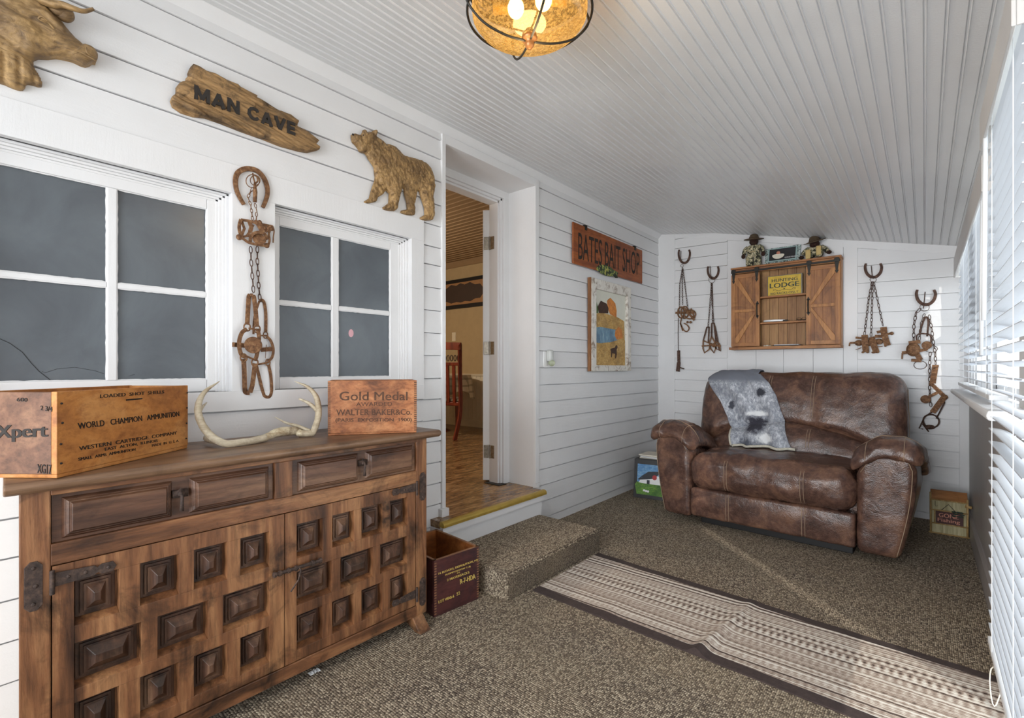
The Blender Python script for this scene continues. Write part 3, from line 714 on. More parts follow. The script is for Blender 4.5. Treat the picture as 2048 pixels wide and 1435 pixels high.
hinge(Y_(.199), sz(.583), 1, d1); hinge(Y_(.199), sz(.12), 1, d1); hinge(Y_(1.416), sz(.605), -1, d2); hinge(Y_(1.416), sz(.12), -1, d2)
bo = MB(); a, b = Vector((SX + .012, Y_(.772), sz(.418))), Vector((SX + .012, Y_(.952), sz(.418)))
bo.tube([a, b], .0065, 12)
for k in (0.02, .12, .3, .45, .8, .97): p = a.lerp(b, k); bo.tube([p - Vector((0, .004, 0)), p + Vector((0, .004, 0))], .0095, 12)
p = a.lerp(b, .5); bo.tube([p + Vector((.006, 0, 0)), p + Vector((.012, .003, -.006)), p + Vector((.008, -.004, -.04)), p + Vector((.004, -.03, -.075))], .003, 6)
bo.build('sliding_bolt', 'iron', d2, smooth=False)

# ------------------------------------------------------------------ box helper (open crate in local axes: u along the front, v to the back)
def crate(name, label, cat, A, u, v, Lu, Lv, H, th, mf, me, mi, bottom=.01, group=None):
    A = Vector(A); u = Vector(u).normalized(); v = Vector(v).normalized(); r = thing(name, label, cat, tuple(A)); z = Vector((0, 0, 1))
    MB().obb(A + z * bottom, u * Lu, v * th, z * (H - bottom)).build('front_panel', mf, r, bevel=.0015)
    MB().obb(A + v * (Lv - th) + z * bottom, u * Lu, v * th, z * (H - bottom)).build('back_panel', mi, r, bevel=.0015)
    MB().obb(A + v * th + z * bottom, u * th, v * (Lv - 2 * th), z * (H - bottom - .001)).build('end_panel', me, r, bevel=.0015)
    MB().obb(A + v * th + u * (Lu - th) + z * bottom, u * th, v * (Lv - 2 * th), z * (H - bottom - .001)).build('end_panel', mi, r, bevel=.0015)
    MB().obb(A + u * .001 + v * .001, u * (Lu - .002), v * (Lv - .002), z * bottom).build('bottom_board', mf, r, bevel=.002)
    return r
ZS = ZT + .0005
# shot shell box
A = hz(113.5, 956.5, ZS); B = hz(376, 895.5, ZS); A.z = B.z = ZS
u = (B - A).normalized(); v = Vector((-u.y, u.x, 0)); v = v if v.x < 0 else -v
H1 = .2185
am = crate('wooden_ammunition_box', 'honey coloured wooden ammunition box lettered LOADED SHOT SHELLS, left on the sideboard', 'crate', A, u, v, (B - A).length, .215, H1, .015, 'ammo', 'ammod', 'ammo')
nf = -v; ne = -u
def lt(body, bl, br, tl, p0, n, parent, m='ink', nm='lettering', **k):
    mb = MB(); lettering(mb, body, hp(*bl, p0, n), hp(*br, p0, n), hp(*tl, p0, n), n, **k); return mb.build(nm, m, parent)
def zz(x, y): return (x / 3.987, 740 + y / 3.987)
for body, bl, br, tl, bo_ in [('LOADED  SHOT  SHELLS', zz(797, 222), zz(1307, 184), zz(797, 193), .012), ('WORLD   CHAMPION   AMMUNITION', zz(622, 470), zz(1428, 366), zz(617, 420), .012),
        ('WESTERN  CARTRIDGE  COMPANY', zz(630, 640), zz(1408, 510), zz(628, 608), .012), ('EAST  ALTON,  ILLINOIS', zz(836, 645), zz(1255, 573), zz(834, 618), .01),
        ('SMALL  ARMS  AMMUNITION', zz(624, 722), zz(1078, 640), zz(622, 698), .01), ('MADE  IN  U. S. A.', zz(1210, 610), zz(1425, 570), zz(1209, 590), .006)]:
    lt(body, bl, br, tl, A, nf, am, bold=bo_)
lt('-', zz(1003, 243), zz(1133, 231), zz(1003, 232), A, nf, am)
for body, bl, br, tl, bo_ in [('Xpert', zz(-25, 575), zz(380, 563), zz(-25, 440), .045), ('600', zz(136, 248), zz(220, 250), zz(136, 218), .02), ('2 3/4', zz(325, 318), zz(420, 330), zz(325, 280), .01),
        ('XG17', zz(300, 818), zz(412, 826), zz(300, 745), .01)]:
    lt(body, bl, br, tl, A, ne, am, bold=bo_)
for q in ((490, 265), (497, 420), (485, 588), (487, 742), (1492, 180), (1490, 300), (1487, 422), (1484, 543)):
    p = hp(*zz(*q), A, nf); MB().ball(p, .0035, .0035, .0028, 8, 5).build('nail', 'ink', am)
# cocoa box
A2 = hz(655.5, 871, ZS); B2 = hz(833.5, 864.5, ZS); A2.z = B2.z = ZS
u2 = (B2 - A2).normalized(); v2 = Vector((-u2.y, u2.x, 0)); v2 = v2 if v2.x < 0 else -v2
bkx = crate('wooden_advertising_box', 'reddish pine box stencilled Gold Medal, right end of the sideboard', 'crate', A2, u2, v2, (B2 - A2).length, .20, .226, .011, 'baker', 'baker', 'baker', .008)
def qq(x, y): return (380 + x / 3.938, 740 + y / 3.938)
for body, bl, br, tl, bo_ in [('Gold Medal', qq(1178, 238), qq(1712, 236), qq(1178, 168), .016), ('AWARDED', qq(1308, 283), qq(1592, 280), qq(1308, 252), .0), ('WALTER BAKER&Co.', qq(1152, 355), qq(1745, 350), qq(1152, 308), .012),
        ('(PARIS  EXPOSITION  1900)', qq(1146, 415), qq(1745, 410), qq(1146, 378), .012)]:
    lt(body, bl, br, tl, A2, -v2, bkx, 'inkf', bold=bo_)
for P in (A2, B2 - u2 * .011):                          # finger joints down both front corners
    jt = MB()
    for k in range(26): jt.obb(P + Vector((0, 0, .010 + k * .0082)) - v2 * .0004, u2 * .011, v2 * .0006, (0, 0, .0036))
    jt.build('finger_joint', 'inkf', bkx)
# demolition block crate on the floor
A3 = Vector((.4155, 1.484, 0)); B3 = Vector((.442, 1.750, 0)); u3 = (B3 - A3).normalized(); v3 = Vector((-u3.y, u3.x, 0)); v3 = v3 if v3.x < 0 else -v3
cr3 = crate('demolition_block_crate', 'maroon wooden crate with yellow stencilling on the floor beside the sideboard', 'crate', A3, u3, v3, (B3 - A3).length, .36, .262, .013, 'crate', 'crate', 'cratein', .006)
def cc(x, y): return (840 + x / 6.836, 1040 + y / 6.836)
for body, bl, br, tl, bo_ in [('16 BLOCKS, DEMOLITION, M2', cc(253, 745), cc(792, 552), cc(250, 715), .02), ('(COMPOSITION C-3)', cc(345, 762), cc(690, 640), cc(343, 735), .02), ('IN', cc(505, 730), cc(540, 718), cc(505, 712), .01),
        ('2 HAVERSACKS', cc(370, 832), cc(672, 722), cc(368, 800), .02), ('R-7-HDA', cc(550, 872), cc(757, 793), cc(546, 805), .02), ('LOT WAB-6', cc(252, 1135), cc(465, 1050), cc(250, 1098), .02), ('52', cc(500, 1030), cc(545, 1010), cc(500, 985), .0)]:
    lt(body, bl, br, tl, A3, -v3, cr3, 'yellowink', bold=bo_)
jt = MB()
for k in range(20):
    z = .012 + k * .0123
    jt.obb(A3 + Vector((0, 0, z)) - v3 * .0005, u3 * .012, v3 * .0008, (0, 0, .006)); jt.obb(B3 - u3 * .012 + Vector((0, 0, z)) - v3 * .0005, u3 * .012, v3 * .0008, (0, 0, .006))
jt.obb(A3 + Vector((0, 0, .2622)), u3 * (B3 - A3).length, v3 * .013, (0, 0, .0015)); jt.obb(A3 + Vector((0, 0, .2622)), u3 * .013, v3 * .36, (0, 0, .0015)); jt.obb(A3 + u3 * ((B3 - A3).length - .013) + Vector((0, 0, .2622)), u3 * .013, v3 * .36, (0, 0, .0015))
jt.obb(A3 + v3 * .347 + Vector((0, 0, .2622)), u3 * (B3 - A3).length, v3 * .013, (0, 0, .0015))
jt.build('worn_edge', 'crateedge', cr3)

# ------------------------------------------------------------------ antlers on the sideboard
an = thing('deer_antlers', 'pale deer antlers on a piece of skull, lying on the sideboard', 'antlers', (.2, .85, ZS))
def ax_(x, u_, v_): return hx(u_, v_, x)
skp = MB(); pts = bez([ax_(.24, 528, 884), ax_(.22, 545, 868), ax_(.21, 570, 862), ax_(.20, 592, 862), ax_(.22, 604, 870)], 6)
pts = [Vector((p.x, p.y, max(p.z, ZS + .019))) for p in pts]
skp.tube(pts, [.010 + .008 * math.sin(math.pi * i / (len(pts) - 1)) for i in range(len(pts))], 12)
sk = skp.build('skull_plate', 'skull', an, smooth=True)
def antler(pts, rads, m='bone'):
    P = bez(pts, 7); rr = [lerp(rads[int(i / (len(P) - 1) * (len(rads) - 1) * .9999)], rads[int(i / (len(P) - 1) * (len(rads) - 1) * .9999) + 1], (i / (len(P) - 1) * (len(rads) - 1) * .9999) % 1) for i in range(len(P))]
    rr = [r * (1 + .08 * fbm(p, 60)) for r, p in zip(rr, P)]
    P = [Vector((p.x, p.y, max(p.z, ZS + r * 1.02))) for r, p in zip(rr, P)]
    return P, rr
a1 = MB(); P, rr = antler([ax_(.24, 531, 882), ax_(.27, 500, 887), ax_(.28, 462, 889), ax_(.27, 428, 876), ax_(.25, 404, 848), ax_(.23, 396, 815), ax_(.20, 408, 785), ax_(.17, 439, 762)], [.014, .0125, .013, .013, .0125, .011, .008, .0015]); a1.tube(P, rr, 12)
P, rr = antler([ax_(.26, 440, 882), ax_(.20, 425, 880), ax_(.14, 413, 876), ax_(.11, 416, 868)], [.011, .012, .011, .006]); a1.tube(P, rr, 10)
P, rr = antler([ax_(.24, 399, 822), ax_(.20, 406, 812), ax_(.17, 414, 804)], [.007, .005, .0012]); a1.tube(P, rr, 8)
a1.build('antler', 'bone', an, smooth=True)
a2 = MB(); P, rr = antler([ax_(.21, 598, 874), ax_(.23, 615, 878), ax_(.24, 628, 860), ax_(.23, 637, 828), ax_(.20, 633, 795), ax_(.17, 616, 774), ax_(.14, 589, 762)], [.014, .013, .013, .013, .011, .007, .0012]); a2.tube(P, rr, 12)
P, rr = antler([ax_(.22, 634, 820), ax_(.19, 618, 806), ax_(.16, 598, 797)], [.009, .007, .004]); a2.tube(P, rr, 8)
P, rr = antler([ax_(.22, 620, 862), ax_(.18, 596, 852), ax_(.14, 572, 845), ax_(.11, 549, 833)], [.009, .0075, .005, .001]); a2.tube(P, rr, 8)
a2.build('antler', 'bone', an, smooth=True)
for p, r in ((ax_(.24, 533, 874), .015), (ax_(.215, 600, 873), .015)):
    p.z = max(p.z, ZS + .014); MB().ball(p, r, r * 1.1, r * .8, 12, 8).build('burr', 'skull', an, smooth=True)

# ------------------------------------------------------------------ relief plaques on the wall
def wallpoly(pts, sx, ox, oy, x=.03): return [(hx(ox + a / sx, oy + b / sx, x)[1], hx(ox + a / sx, oy + b / sx, x)[2]) for a, b in pts]
bsc = lambda p: wallpoly(p, 6.524, 680, 240)
body = [(150,190),(170,180),(192,195),(240,200),(280,185),(300,150),(300,130),(325,120),(345,130),(355,150),(400,160),(420,172),(425,140),(450,132),(470,145),(472,180),(465,205),(520,240),(560,270),(600,312),(650,316),(720,345),(760,380),(800,425),(830,458),(890,478),(950,490),(1050,520),(1120,555),(1180,620),(1215,700),(1232,780),(1230,880),(1205,980),(1100,975),(1040,935),(1010,915),(960,930),(900,915),(840,890),(810,880),(760,930),(640,950),(600,900),(520,850),(470,780),(455,700),(450,620),(420,570),(370,500),(345,450),(320,430),(290,425),(255,410),(240,370),(200,320),(165,290),(155,250),(150,210)]
bfl = [(460,640),(465,720),(455,800),(430,860),(405,940),(385,1020),(325,1055),(322,1078),(345,1085),(400,1082),(470,1065),(490,1030),(500,1005),(560,970),(620,900),(640,700)]
bnl = [(590,620),(605,720),(630,850),(645,960),(640,1080),(565,1135),(558,1160),(600,1180),(650,1187),(710,1187),(735,1160),(745,1120),(765,1020),(800,900),(812,780),(780,620),(700,540),(630,560)]
bfh = [(830,860),(850,980),(875,1080),(880,1160),(805,1178),(795,1205),(830,1222),(880,1236),(950,1242),(982,1232),(985,1200),(975,1100),(1000,1000),(1020,880)]
bnh = [(1040,850),(1045,960),(1080,1060),(1108,1150),(1110,1235),(1052,1268),(1050,1295),(1080,1306),(1120,1311),(1200,1305),(1225,1250),(1222,1100),(1208,1000),(1230,880),(1215,730),(1130,640),(1060,720)]
head = [(150,190),(170,180),(192,195),(240,200),(280,185),(320,160),(400,160),(440,200),(450,280),(400,370),(330,420),(290,425),(255,410),(240,370),(200,320),(165,290),(155,250),(150,210)]
snout = [(152,192),(170,182),(250,205),(280,260),(270,300),(200,290),(165,268),(152,240)]
jaw = [(170,285),(210,290),(290,310),(330,370),(290,420),(255,405),(235,365),(200,322)]
ear = [(425,172),(428,142),(450,132),(470,145),(472,180),(455,225),(435,225)]
ear2 = [(298,165),(300,132),(325,120),(345,130),(352,160),(325,180)]
def nb(a, b): return .0045 * noise.noise(Vector((a * 60 + b * 18, b * 42 - a * 14, 3))) + .0030 * noise.noise(Vector((a * 160 + b * 60, b * 90 - a * 40, 9)))
V, F = relief([(bsc(body), .008, .022, .07), (bsc(bfl), .006, .012, .03), (bsc(bnl), .014, .020, .035), (bsc(bfh), .006, .012, .03), (bsc(bnh), .012, .022, .045), (bsc(head), .012, .020, .04), (bsc(snout), .016, .018, .02), (bsc(jaw), .012, .016, .02), (bsc(ear), .016, .020, .02), (bsc(ear2), .006, .010, .015)],
              .0032, lambda a, b, h: (.022 + h, a, b), nb)
c = hx(790, 350, .01)
be = thing('bear_plaque', 'gold brown walking bear wall relief above the small window', 'wall ornament', tuple(c))
MB().add(V, F).build('bear_relief', 'bear', be, smooth=True)
p = hx(727, 268, .05)
f = MB(); f.ball(hx(706, 269, .052), .005, .006, .005, 8, 6); f.build('nose', 'ink', be, smooth=True); MB().ball(hx(727, 270, .058), .0035, .0035, .003, 8, 6).build('eye', 'ink', be, smooth=True)

esc = lambda p: wallpoly(p, 7.173, 0, 0, .04)
eh = [(1395,780),(1402,830),(1385,895),(1345,885),(1300,920),(1240,935),(1180,920),(1060,860),(940,830),(820,810),(700,825),(560,820),(490,850),(350,800),(200,700),(0,560),(-200,380),(-300,200),(-260,40),(-100,-120),(120,-180),(300,-170),(480,-110),(620,-20),(700,90),(760,150),(850,270),(960,400),(1080,540),(1200,640),(1290,680),(1350,720)]
en = [(560,800),(490,850),(500,920),(540,1000),(600,1110),(622,1170),(612,1212),(560,1215),(500,1195),(430,1180),(385,1180),(375,1230),(340,1268),(290,1270),(250,1262),(180,1235),(80,1190),(-60,1150),(-250,1050),(-420,800),(-470,400),(-400,100),(-250,0),(0,100),(300,400)]
em = [(1395,780),(1402,830),(1385,895),(1345,885),(1300,920),(1240,935),(1180,920),(1060,860),(1000,800),(1060,700),(1200,640),(1290,680),(1350,720)]
eb = [(320,150),(480,120),(640,120),(760,260),(880,400),(960,500),(900,540),(760,440),(640,330),(480,260)]
ec = [(-50,200),(200,150),(450,280),(650,450),(700,600),(600,720),(380,680),(150,560),(-20,420)]
def ne_(a, b): return .0045 * noise.noise(Vector((a * 22 + b * 10, b * 45, 3))) + .002 * noise.noise(Vector((a * 90, b * 120, 5))) + (-.006 * max(0, math.sin(a * 190 + 4 * b)) if b < 2.09 else 0)
V, F = relief([(esc(eh), .022, .030, .06), (esc(en), .010, .026, .06), (esc(em), .030, .026, .03), (esc(eb), .040, .020, .03), (esc(ec), .034, .026, .05)], .0032, lambda a, b, h: (.016 + h, a, b), ne_)
c = hx(60, 70, .03)
el = thing('elk_head_plaque', 'brown resin elk head wall relief at the upper left corner', 'wall ornament', tuple(c))
MB().add(V, F).build('head_relief', 'elk', el, smooth=True)
def e3(x, a, b): return hx(a / 7.173, b / 7.173, x)
ey = MB(); P = bez([e3(.088, 545, 262), e3(.092, 590, 238), e3(.092, 640, 262), e3(.088, 675, 305), e3(.088, 630, 308), e3(.088, 580, 290)], 5); ey.tube(P, .0022, 6, True)
ey.tube(bez([e3(.086, 675, 305), e3(.083, 720, 350), e3(.080, 775, 415)], 6), [.0025] * 12 + [.001], 6); ey.ball(e3(.086, 615, 275), .004, .009, .006, 10, 6); ey.build('eye', 'elk', el, smooth=True)
ns_ = MB(); ns_.tube(bez([e3(.080, 1235, 680), e3(.081, 1245, 740), e3(.078, 1290, 790), e3(.074, 1330, 800)], 6), .003, 6); ns_.tube(bez([e3(.076, 1380, 875), e3(.080, 1270, 810), e3(.078, 1150, 750), e3(.075, 1040, 770)], 6), .0025, 6); ns_.build('nostril_and_mouth', 'elk', el, smooth=True)
at = MB(); P = bez([e3(.05, 420, -120), e3(.07, 600, -10), e3(.08, 760, 60), e3(.09, 900, 70), e3(.10, 1050, 120), e3(.10, 1200, 160), e3(.10, 1340, 130)], 7)
at.tube(P, [lerp(.016, .005, i / (len(P) - 1)) for i in range(len(P))], 12)
P = bez([e3(.05, 600, -10), e3(.08, 760, -60), e3(.10, 900, -160)], 6); at.tube(P, [lerp(.013, .004, i / (len(P) - 1)) for i in range(len(P))], 10)
at.build('antler', 'elk', el, smooth=True)
er = MB(); er.ball(e3(.055, 920, 190), .022, .026, .026, 16, 12); P = bez([e3(.05, 700, 60), e3(.06, 800, 130), e3(.055, 900, 180)], 5); er.tube(P, [lerp(.014, .022, i / (len(P) - 1)) for i in range(len(P))], 12); er.build('ear', 'elk', el, smooth=True)

# driftwood sign
msc = lambda p, x=.03: wallpoly(p, 2.926, 0, 0, x)
mo = [(1850,810),(1865,825),(1845,845),(1868,862),(1862,878),(1800,893),(1750,885),(1640,855),(1540,815),(1400,765),(1300,725),(1200,690),(1130,682),(1060,660),(1010,625),(997,590),(1010,560),(1030,545),(1030,510),(1050,485),(1085,475),(1090,455),(1105,455),(1098,430),(1110,400),(1122,382),(1160,395),(1200,420),(1260,440),(1340,480),(1390,497),(1400,512),(1500,562),(1498,575),(1560,605),(1640,650),(1700,670),(1740,715),(1735,740),(1800,770)]
def nd(a, b):
    c_ = b + .27 * (a - .85)
    rid = noise.noise(Vector((a * 7, c_ * 95, 1))); edge = abs(c_ - 2.19) / .11
    rough = noise.noise(Vector((a * 12, c_ * 70, 4))); return .0045 * rid + .030 * max(0, edge - .42) * rough - .014 * max(0, edge - .5) + .004 * (noise.noise(Vector((a * 5, c_ * 40, 8))) < -.32) * -1
V, F = relief([(msc(mo), .020, .010, .02)], .003, lambda a, b, h: (.022 + h, a, b), nd)
c = hx(490, 215, .01); mc = thing('driftwood_sign', 'jagged driftwood sign with black letters MAN CAVE', 'sign', tuple(c))
MB().add(V, F).build('driftwood_board', 'drift', mc, smooth=True)
q = lambda x, y: hx(x / 2.926, y / 2.926, .049)
lm = MB(); block_letters(lm, 'MAN CAVE', q(1135, 578), q(1727, 796), q(1135, 496), (1, 0, 0), .0, .23, .012); lm.build('lettering', 'inkb', mc)

# bait shop board
c = hx(1211, 505, .01); bs = thing('bait_shop_sign', 'orange stained board painted BATES BAIT SHOP with a fish', 'sign', tuple(c))
yy0, yy1, zz0, zz1 = 3.225, 4.455, 1.972, 2.30
MB().box(.024, .040, yy0, yy1, zz0, zz1).build('board', 'signwood', bs, bevel=.008)
bq = lambda x, y: hx(1060 + x / 3.986, 420 + y / 3.986, .0405)
lb = MB(); lettering(lb, 'BATES BAIT SHOP', bq(385, 390), bq(872, 522), bq(385, 175), (1, 0, 0), 0, .004, .0012); lb.build('lettering', 'ink', bs)
fo = [(530,455),(545,440),(570,432),(600,440),(640,455),(670,480),(690,490),(700,500),(692,520),(698,542),(680,540),(668,528),(640,528),(600,520),(565,505),(540,485),(530,470)]
V, F = relief([([(bq(a, b)[1], bq(a, b)[2]) for a, b in fo], .003, .008, .03)], .004, lambda a, b, h: (.0405 + h, a, b))
M['fish'] = camo('painted bass scales', [(0, '#2c3328'), (.46, '#4c5a3c'), (.56, '#8f9a4f'), (.63, '#b6a75a')], 30)
MB().add(V, F).build('painted_fish', 'fish', bs, smooth=True)
hk = MB()
for u_, v_ in ((445, 128), (838, 305)): p = bq(u_, v_); hk.box(.020, .046, p.y - .016, p.y + .016, zz1 - .03, zz1 + .012)
hk.build('hanging_clip', 'black', bs, bevel=.002)

# old sash frame with painted landscape
c = hx(1215, 650, .02); fs = thing('painted_window_frame', 'chipped white window sash framing an autumn cabin painting', 'picture', tuple(c))
fx0, fx1 = .024, .058; a0, a1, z0, z1 = 3.475, 4.175, 1.125, 1.897
MB().box(fx0, fx1, a0, a0 + .075, z0, z1).box(fx0, fx1, a1 - .065, a1, z0, z1).box(fx0, fx1 - .002, a0, a1, z1 - .085, z1).box(fx0, fx1 - .002, a0, a1, z0, z0 + .05).build('sash', 'graywhite', fs, bevel=.003)
MB().box(fx0, fx1 - .004, a0 - .012, a0 - .0005, z0, z1).build('bare_wood_edge', 'oldwood', fs, bevel=.002)
MB().box(.030, .033, a0 + .07, a1 - .06, z0 + .045, z1 - .08).build('glass_pane', plain('off white glass', '#dcdccf', .25, 0, .02), fs)
def fq(x, y, d=.0345): return hx(1060 + x / 3.986, 420 + y / 3.986, d)
def patch(nm, pts, m, d): mb = MB(); mb.prism([fq(a, b, d) for a, b in pts], (.0012, 0, 0)); return mb.build(nm, m, fs)
hillm = resin('painted golden hills', '#8a6a34', '#c49a52', '#ddc084', (1, .5, 1)); hillm.node_tree.nodes['Principled BSDF'].inputs['Metallic'].default_value = 0
waterm = resin('painted blue pond', '#3a5a7a', '#6b93ac', '#a8c0c4', (1, 2, .4)); waterm.node_tree.nodes['Principled BSDF'].inputs['Metallic'].default_value = 0
orange = resin('painted orange tree', '#a0541c', '#d5812a', '#e8a84a'); orange.node_tree.nodes['Principled BSDF'].inputs['Metallic'].default_value = 0
M['dkwood'] = plain('painted dark cabin', '#4a2f22', .6, 0, .2, 40); M['pine'] = plain('painted pine', '#4f6b2c', .6, 0, .2, 50)
patch('painted_hill', [(508,835),(560,812),(620,830),(690,850),(750,885),(756,1258),(508,1258)], hillm, .034)
patch('painted_pond', [(508,935),(560,930),(640,945),(690,955),(700,1035),(640,1052),(560,1060),(508,1052)], waterm, .0355)
patch('painted_hill_front', [(508,1075),(600,1062),(700,1045),(756,1035),(756,1258),(508,1258)], hillm, .0368)
patch('painted_tree', [(615,720),(640,698),(660,720),(680,745),(690,800),(688,855),(640,830),(618,780)], orange, .0355)
patch('painted_bush', [(680,960),(705,930),(730,950),(740,1020),(690,1032),(676,1000)], orange, .0362)
patch('painted_cabin', [(540,770),(565,722),(610,745),(625,780),(622,822),(550,820)], 'dkwood', .0368)
patch('painted_pine', [(508,670),(520,680),(530,730),(545,790),(540,820),(508,825)], 'pine', .0355)
patch('painted_deer', [(640,1105),(675,1095),(685,1075),(695,1078),(698,1095),(690,1110),(692,1150),(684,1182),(678,1180),(678,1145),(655,1140),(652,1172),(645,1172),(645,1130)], 'dkwood', .0378)

# plug-in night light on its plate
c = hx(1100, 718, .02); nl = thing('night_light', 'small white plug-in night light on the wall right of the doorway', 'night light', tuple(c))
z_ = 1.155; MB().box(.016, .022, 2.862, 2.935, 1.155, 1.275).build('wall_plate', 'white', nl, bevel=.002)
MB().pillow(.022, .065, 2.885, 2.935, 1.20, 1.285, .014, 8).build('housing', plain('greyish plastic', '#c9cbc8', .3), nl, smooth=True)
gn = NT('frosted bulb glass'); gn.col('#c9d0b4'); gn.set(.1, 0, Transmission_Weight=.5, Alpha=1.0)
MB().ball((.058, 2.91, 1.188), .026, .026, .024, 16, 12).build('bulb', gn.m, nl, smooth=True)
# ------------------------------------------------------------------ horseshoe hooks, chains and traps
def chain(mb, pts, link=.022, wd=.0085, r=.0015, nrm=(1, 0, 0)):
    P = [Vector(p) for p in pts]; tot = sum((b - a).length for a, b in zip(P[:-1], P[1:])); n = max(2, int(tot / (link * .78))); nrm = Vector(nrm).normalized()
    def at(s):
        for a, b in zip(P[:-1], P[1:]):
            l = (b - a).length
            if s <= l: return a.lerp(b, s / l), (b - a).normalized()
            s -= l
        return P[-1], (P[-1] - P[-2]).normalized()
    for k in range(n):
        c, d = at((k + .5) / n * tot); sd_ = d.cross(nrm).normalized(); w_ = sd_ if k % 2 == 0 else (nrm * .85 + sd_ * .5).normalized()
        pts_ = [c + d * (link / 2 * math.cos(q)) + w_ * (wd / 2 * math.sin(q)) for q in np.linspace(0, 2 * math.pi, 10, endpoint=False)]
        mb.tube(pts_, r, 5, True)
    return mb
def shoe(F_, pts, width, nrm, th=.008, m='rust', name='horseshoe_hook', label='', nail=None, rings=()):
    P = bez([F_(a, b, .014) for a, b in pts], 6); c = P[len(P) // 2]
    o = thing(name, label, 'horseshoe', tuple(c)); n = len(P)
    MB().strap(P, nrm, [width * (.72 + .28 * math.sin(math.pi * i / (n - 1))) for i in range(n)], th).build('horseshoe', m, o, bevel=.0015)
    if nail: MB().tube([F_(*q, .02 + .012 * i) for i, q in enumerate(nail)], .0032, 6).build('hook', m, o, smooth=True)
    for a, b, r in rings:
        cc_ = F_(a, b, .03); q = F_(a + r, b, .03); R_ = (q - cc_).length; U = (q - cc_).normalized()
        MB().tube([cc_ + U * R_ * math.cos(t) + UP * R_ * math.sin(t) for t in np.linspace(0, 2 * math.pi, 24, endpoint=False)], .0018, 6, True).build('ring', m, o, smooth=True)
    return o
HG = 'horseshoe hooks holding the hanging traps'; TG = 'old iron traps hanging on the walls'
LN = (1, 0, 0); BN = (0, -1, 0)
FA = lambda a, b, d=.02: hx(440 + a / 7.171, 320 + b / 7.171, d)
FB = lambda a, b, d=.02: hx(440 + a / 5.743, 560 + b / 5.743, d)
FC = lambda a, b, d=.02: hy(1690 + a / 3.776, 500 + b / 3.776, YB - d)
FD = lambda a, b, d=.02: hy(1340 + a / 5.125, 480 + b / 5.125, YB - d)
h = shoe(lambda a, b, d: FA(a, b, d + .019), [(345,640),(285,540),(235,420),(222,290),(250,190),(330,135),(430,125),(540,160),(630,260),(675,380),(680,480),(655,580),(612,680)], .020, LN, .008, 'rust', label='rusty horseshoe hung open end down between the two windows', nail=((470, 190), (480, 260), (500, 320)), rings=((470, 300, 95), (505, 290, 70)))
# upper jumbled trap
t1 = thing('animal_trap', 'small jumbled rusty trap hanging just under the upturned horseshoe between the windows', 'trap', tuple(FA(500, 1020, .03)))
mb = MB(); F_ = FA
mb.strap(bez([F_(300, 850, .05), F_(275, 950, .055), F_(290, 1050, .06), F_(330, 1090, .055)], 5), LN, .013, .003)
mb.strap(bez([F_(250, 1090, .05), F_(330, 1125, .06), F_(420, 1185, .065), F_(560, 1215, .065), F_(690, 1235, .06)], 5), LN, .010, .004)
mb.strap(bez([F_(300, 855, .045), F_(400, 870, .05), F_(520, 900, .055), F_(640, 930, .05), F_(720, 945, .045)], 5), LN, .011, .003)
mb.strap(bez([F_(400, 1100, .05), F_(440, 1000, .055), F_(480, 930, .05)], 5), LN, .008, .003)
mb.strap(bez([F_(690, 1230, .05), F_(710, 1150, .055), F_(700, 1050, .05), F_(720, 960, .045)], 5), LN, .009, .003)
mb.strap([F_(250, 1085, .04), F_(300, 1105, .045), F_(380, 1090, .05), F_(430, 1020, .05)], LN, .009, .003)
mb.strap(bez([F_(430, 1190, .05), F_(450, 1080, .06), F_(540, 1035, .065), F_(640, 1060, .06), F_(680, 1140, .055)], 5), LN, .012, .005)
mb.strap([F_(310, 870, .04), F_(350, 980, .05), F_(310, 1080, .045)], LN, .010, .004); mb.strap([F_(540, 900, .055), F_(620, 1040, .06)], LN, .018, .006); mb.strap([F_(600, 1000, .055), F_(720, 1010, .05)], LN, .015, .008)
mb.strap([F_(420, 880, .055), F_(450, 960, .06), F_(430, 1030, .055)], LN, .016, .004)
mb.build('spring', 'rust', t1, bevel=.0006)
mb = MB(); c = F_(565, 1130, .06); mb.lathe([(0, .002), (.024, .002), (.026, 0), (.025, -.003), (0, -.003)], c, (.92, -.2, .35), 20); mb.build('pan', 'rust', t1, bevel=.0005)
mb = MB()
for (a, b, r) in ((570, 890, .009), (630, 980, .011), (690, 985, .009), (740, 990, .008), (520, 890, .010), (600, 950, .012), (275, 1105, .012), (670, 1225, .011), (730, 950, .007)): mb.ball(F_(a, b, .052), r * .7, r, r, 10, 7)
mb.tube(bez([F_(700, 960, .05), F_(750, 940, .055), F_(775, 1010, .05), F_(765, 1100, .045), F_(762, 1185, .04)], 5), .0028, 6)
mb.tube(bez([F_(690, 990, .06), F_(650, 1080, .06), F_(700, 1120, .05)], 5), .002, 6); mb.build('trigger_lever', 'rust', t1, smooth=True)
mb = MB(); chain(mb, [F_(470, 400, .045), F_(400, 530, .04), F_(440, 640, .04), F_(470, 860, .04)], .019, .009, .0015, LN); chain(mb, [F_(500, 620, .05), F_(525, 720, .045), F_(520, 870, .045)], .019, .009, .0015, LN); mb.build('chain', 'rust', t1, smooth=True)
mb = MB(); mb.tube([F_(500, 320, .045), F_(505, 450, .048), F_(500, 600, .045)], [.004, .0085, .0075], 10); mb.tube(bez([F_(500, 340, .045), F_(540, 300, .05), F_(530, 240, .05), F_(500, 220, .05)], 5), .0035, 8); mb.build('swivel_snap', 'rust', t1, smooth=True)
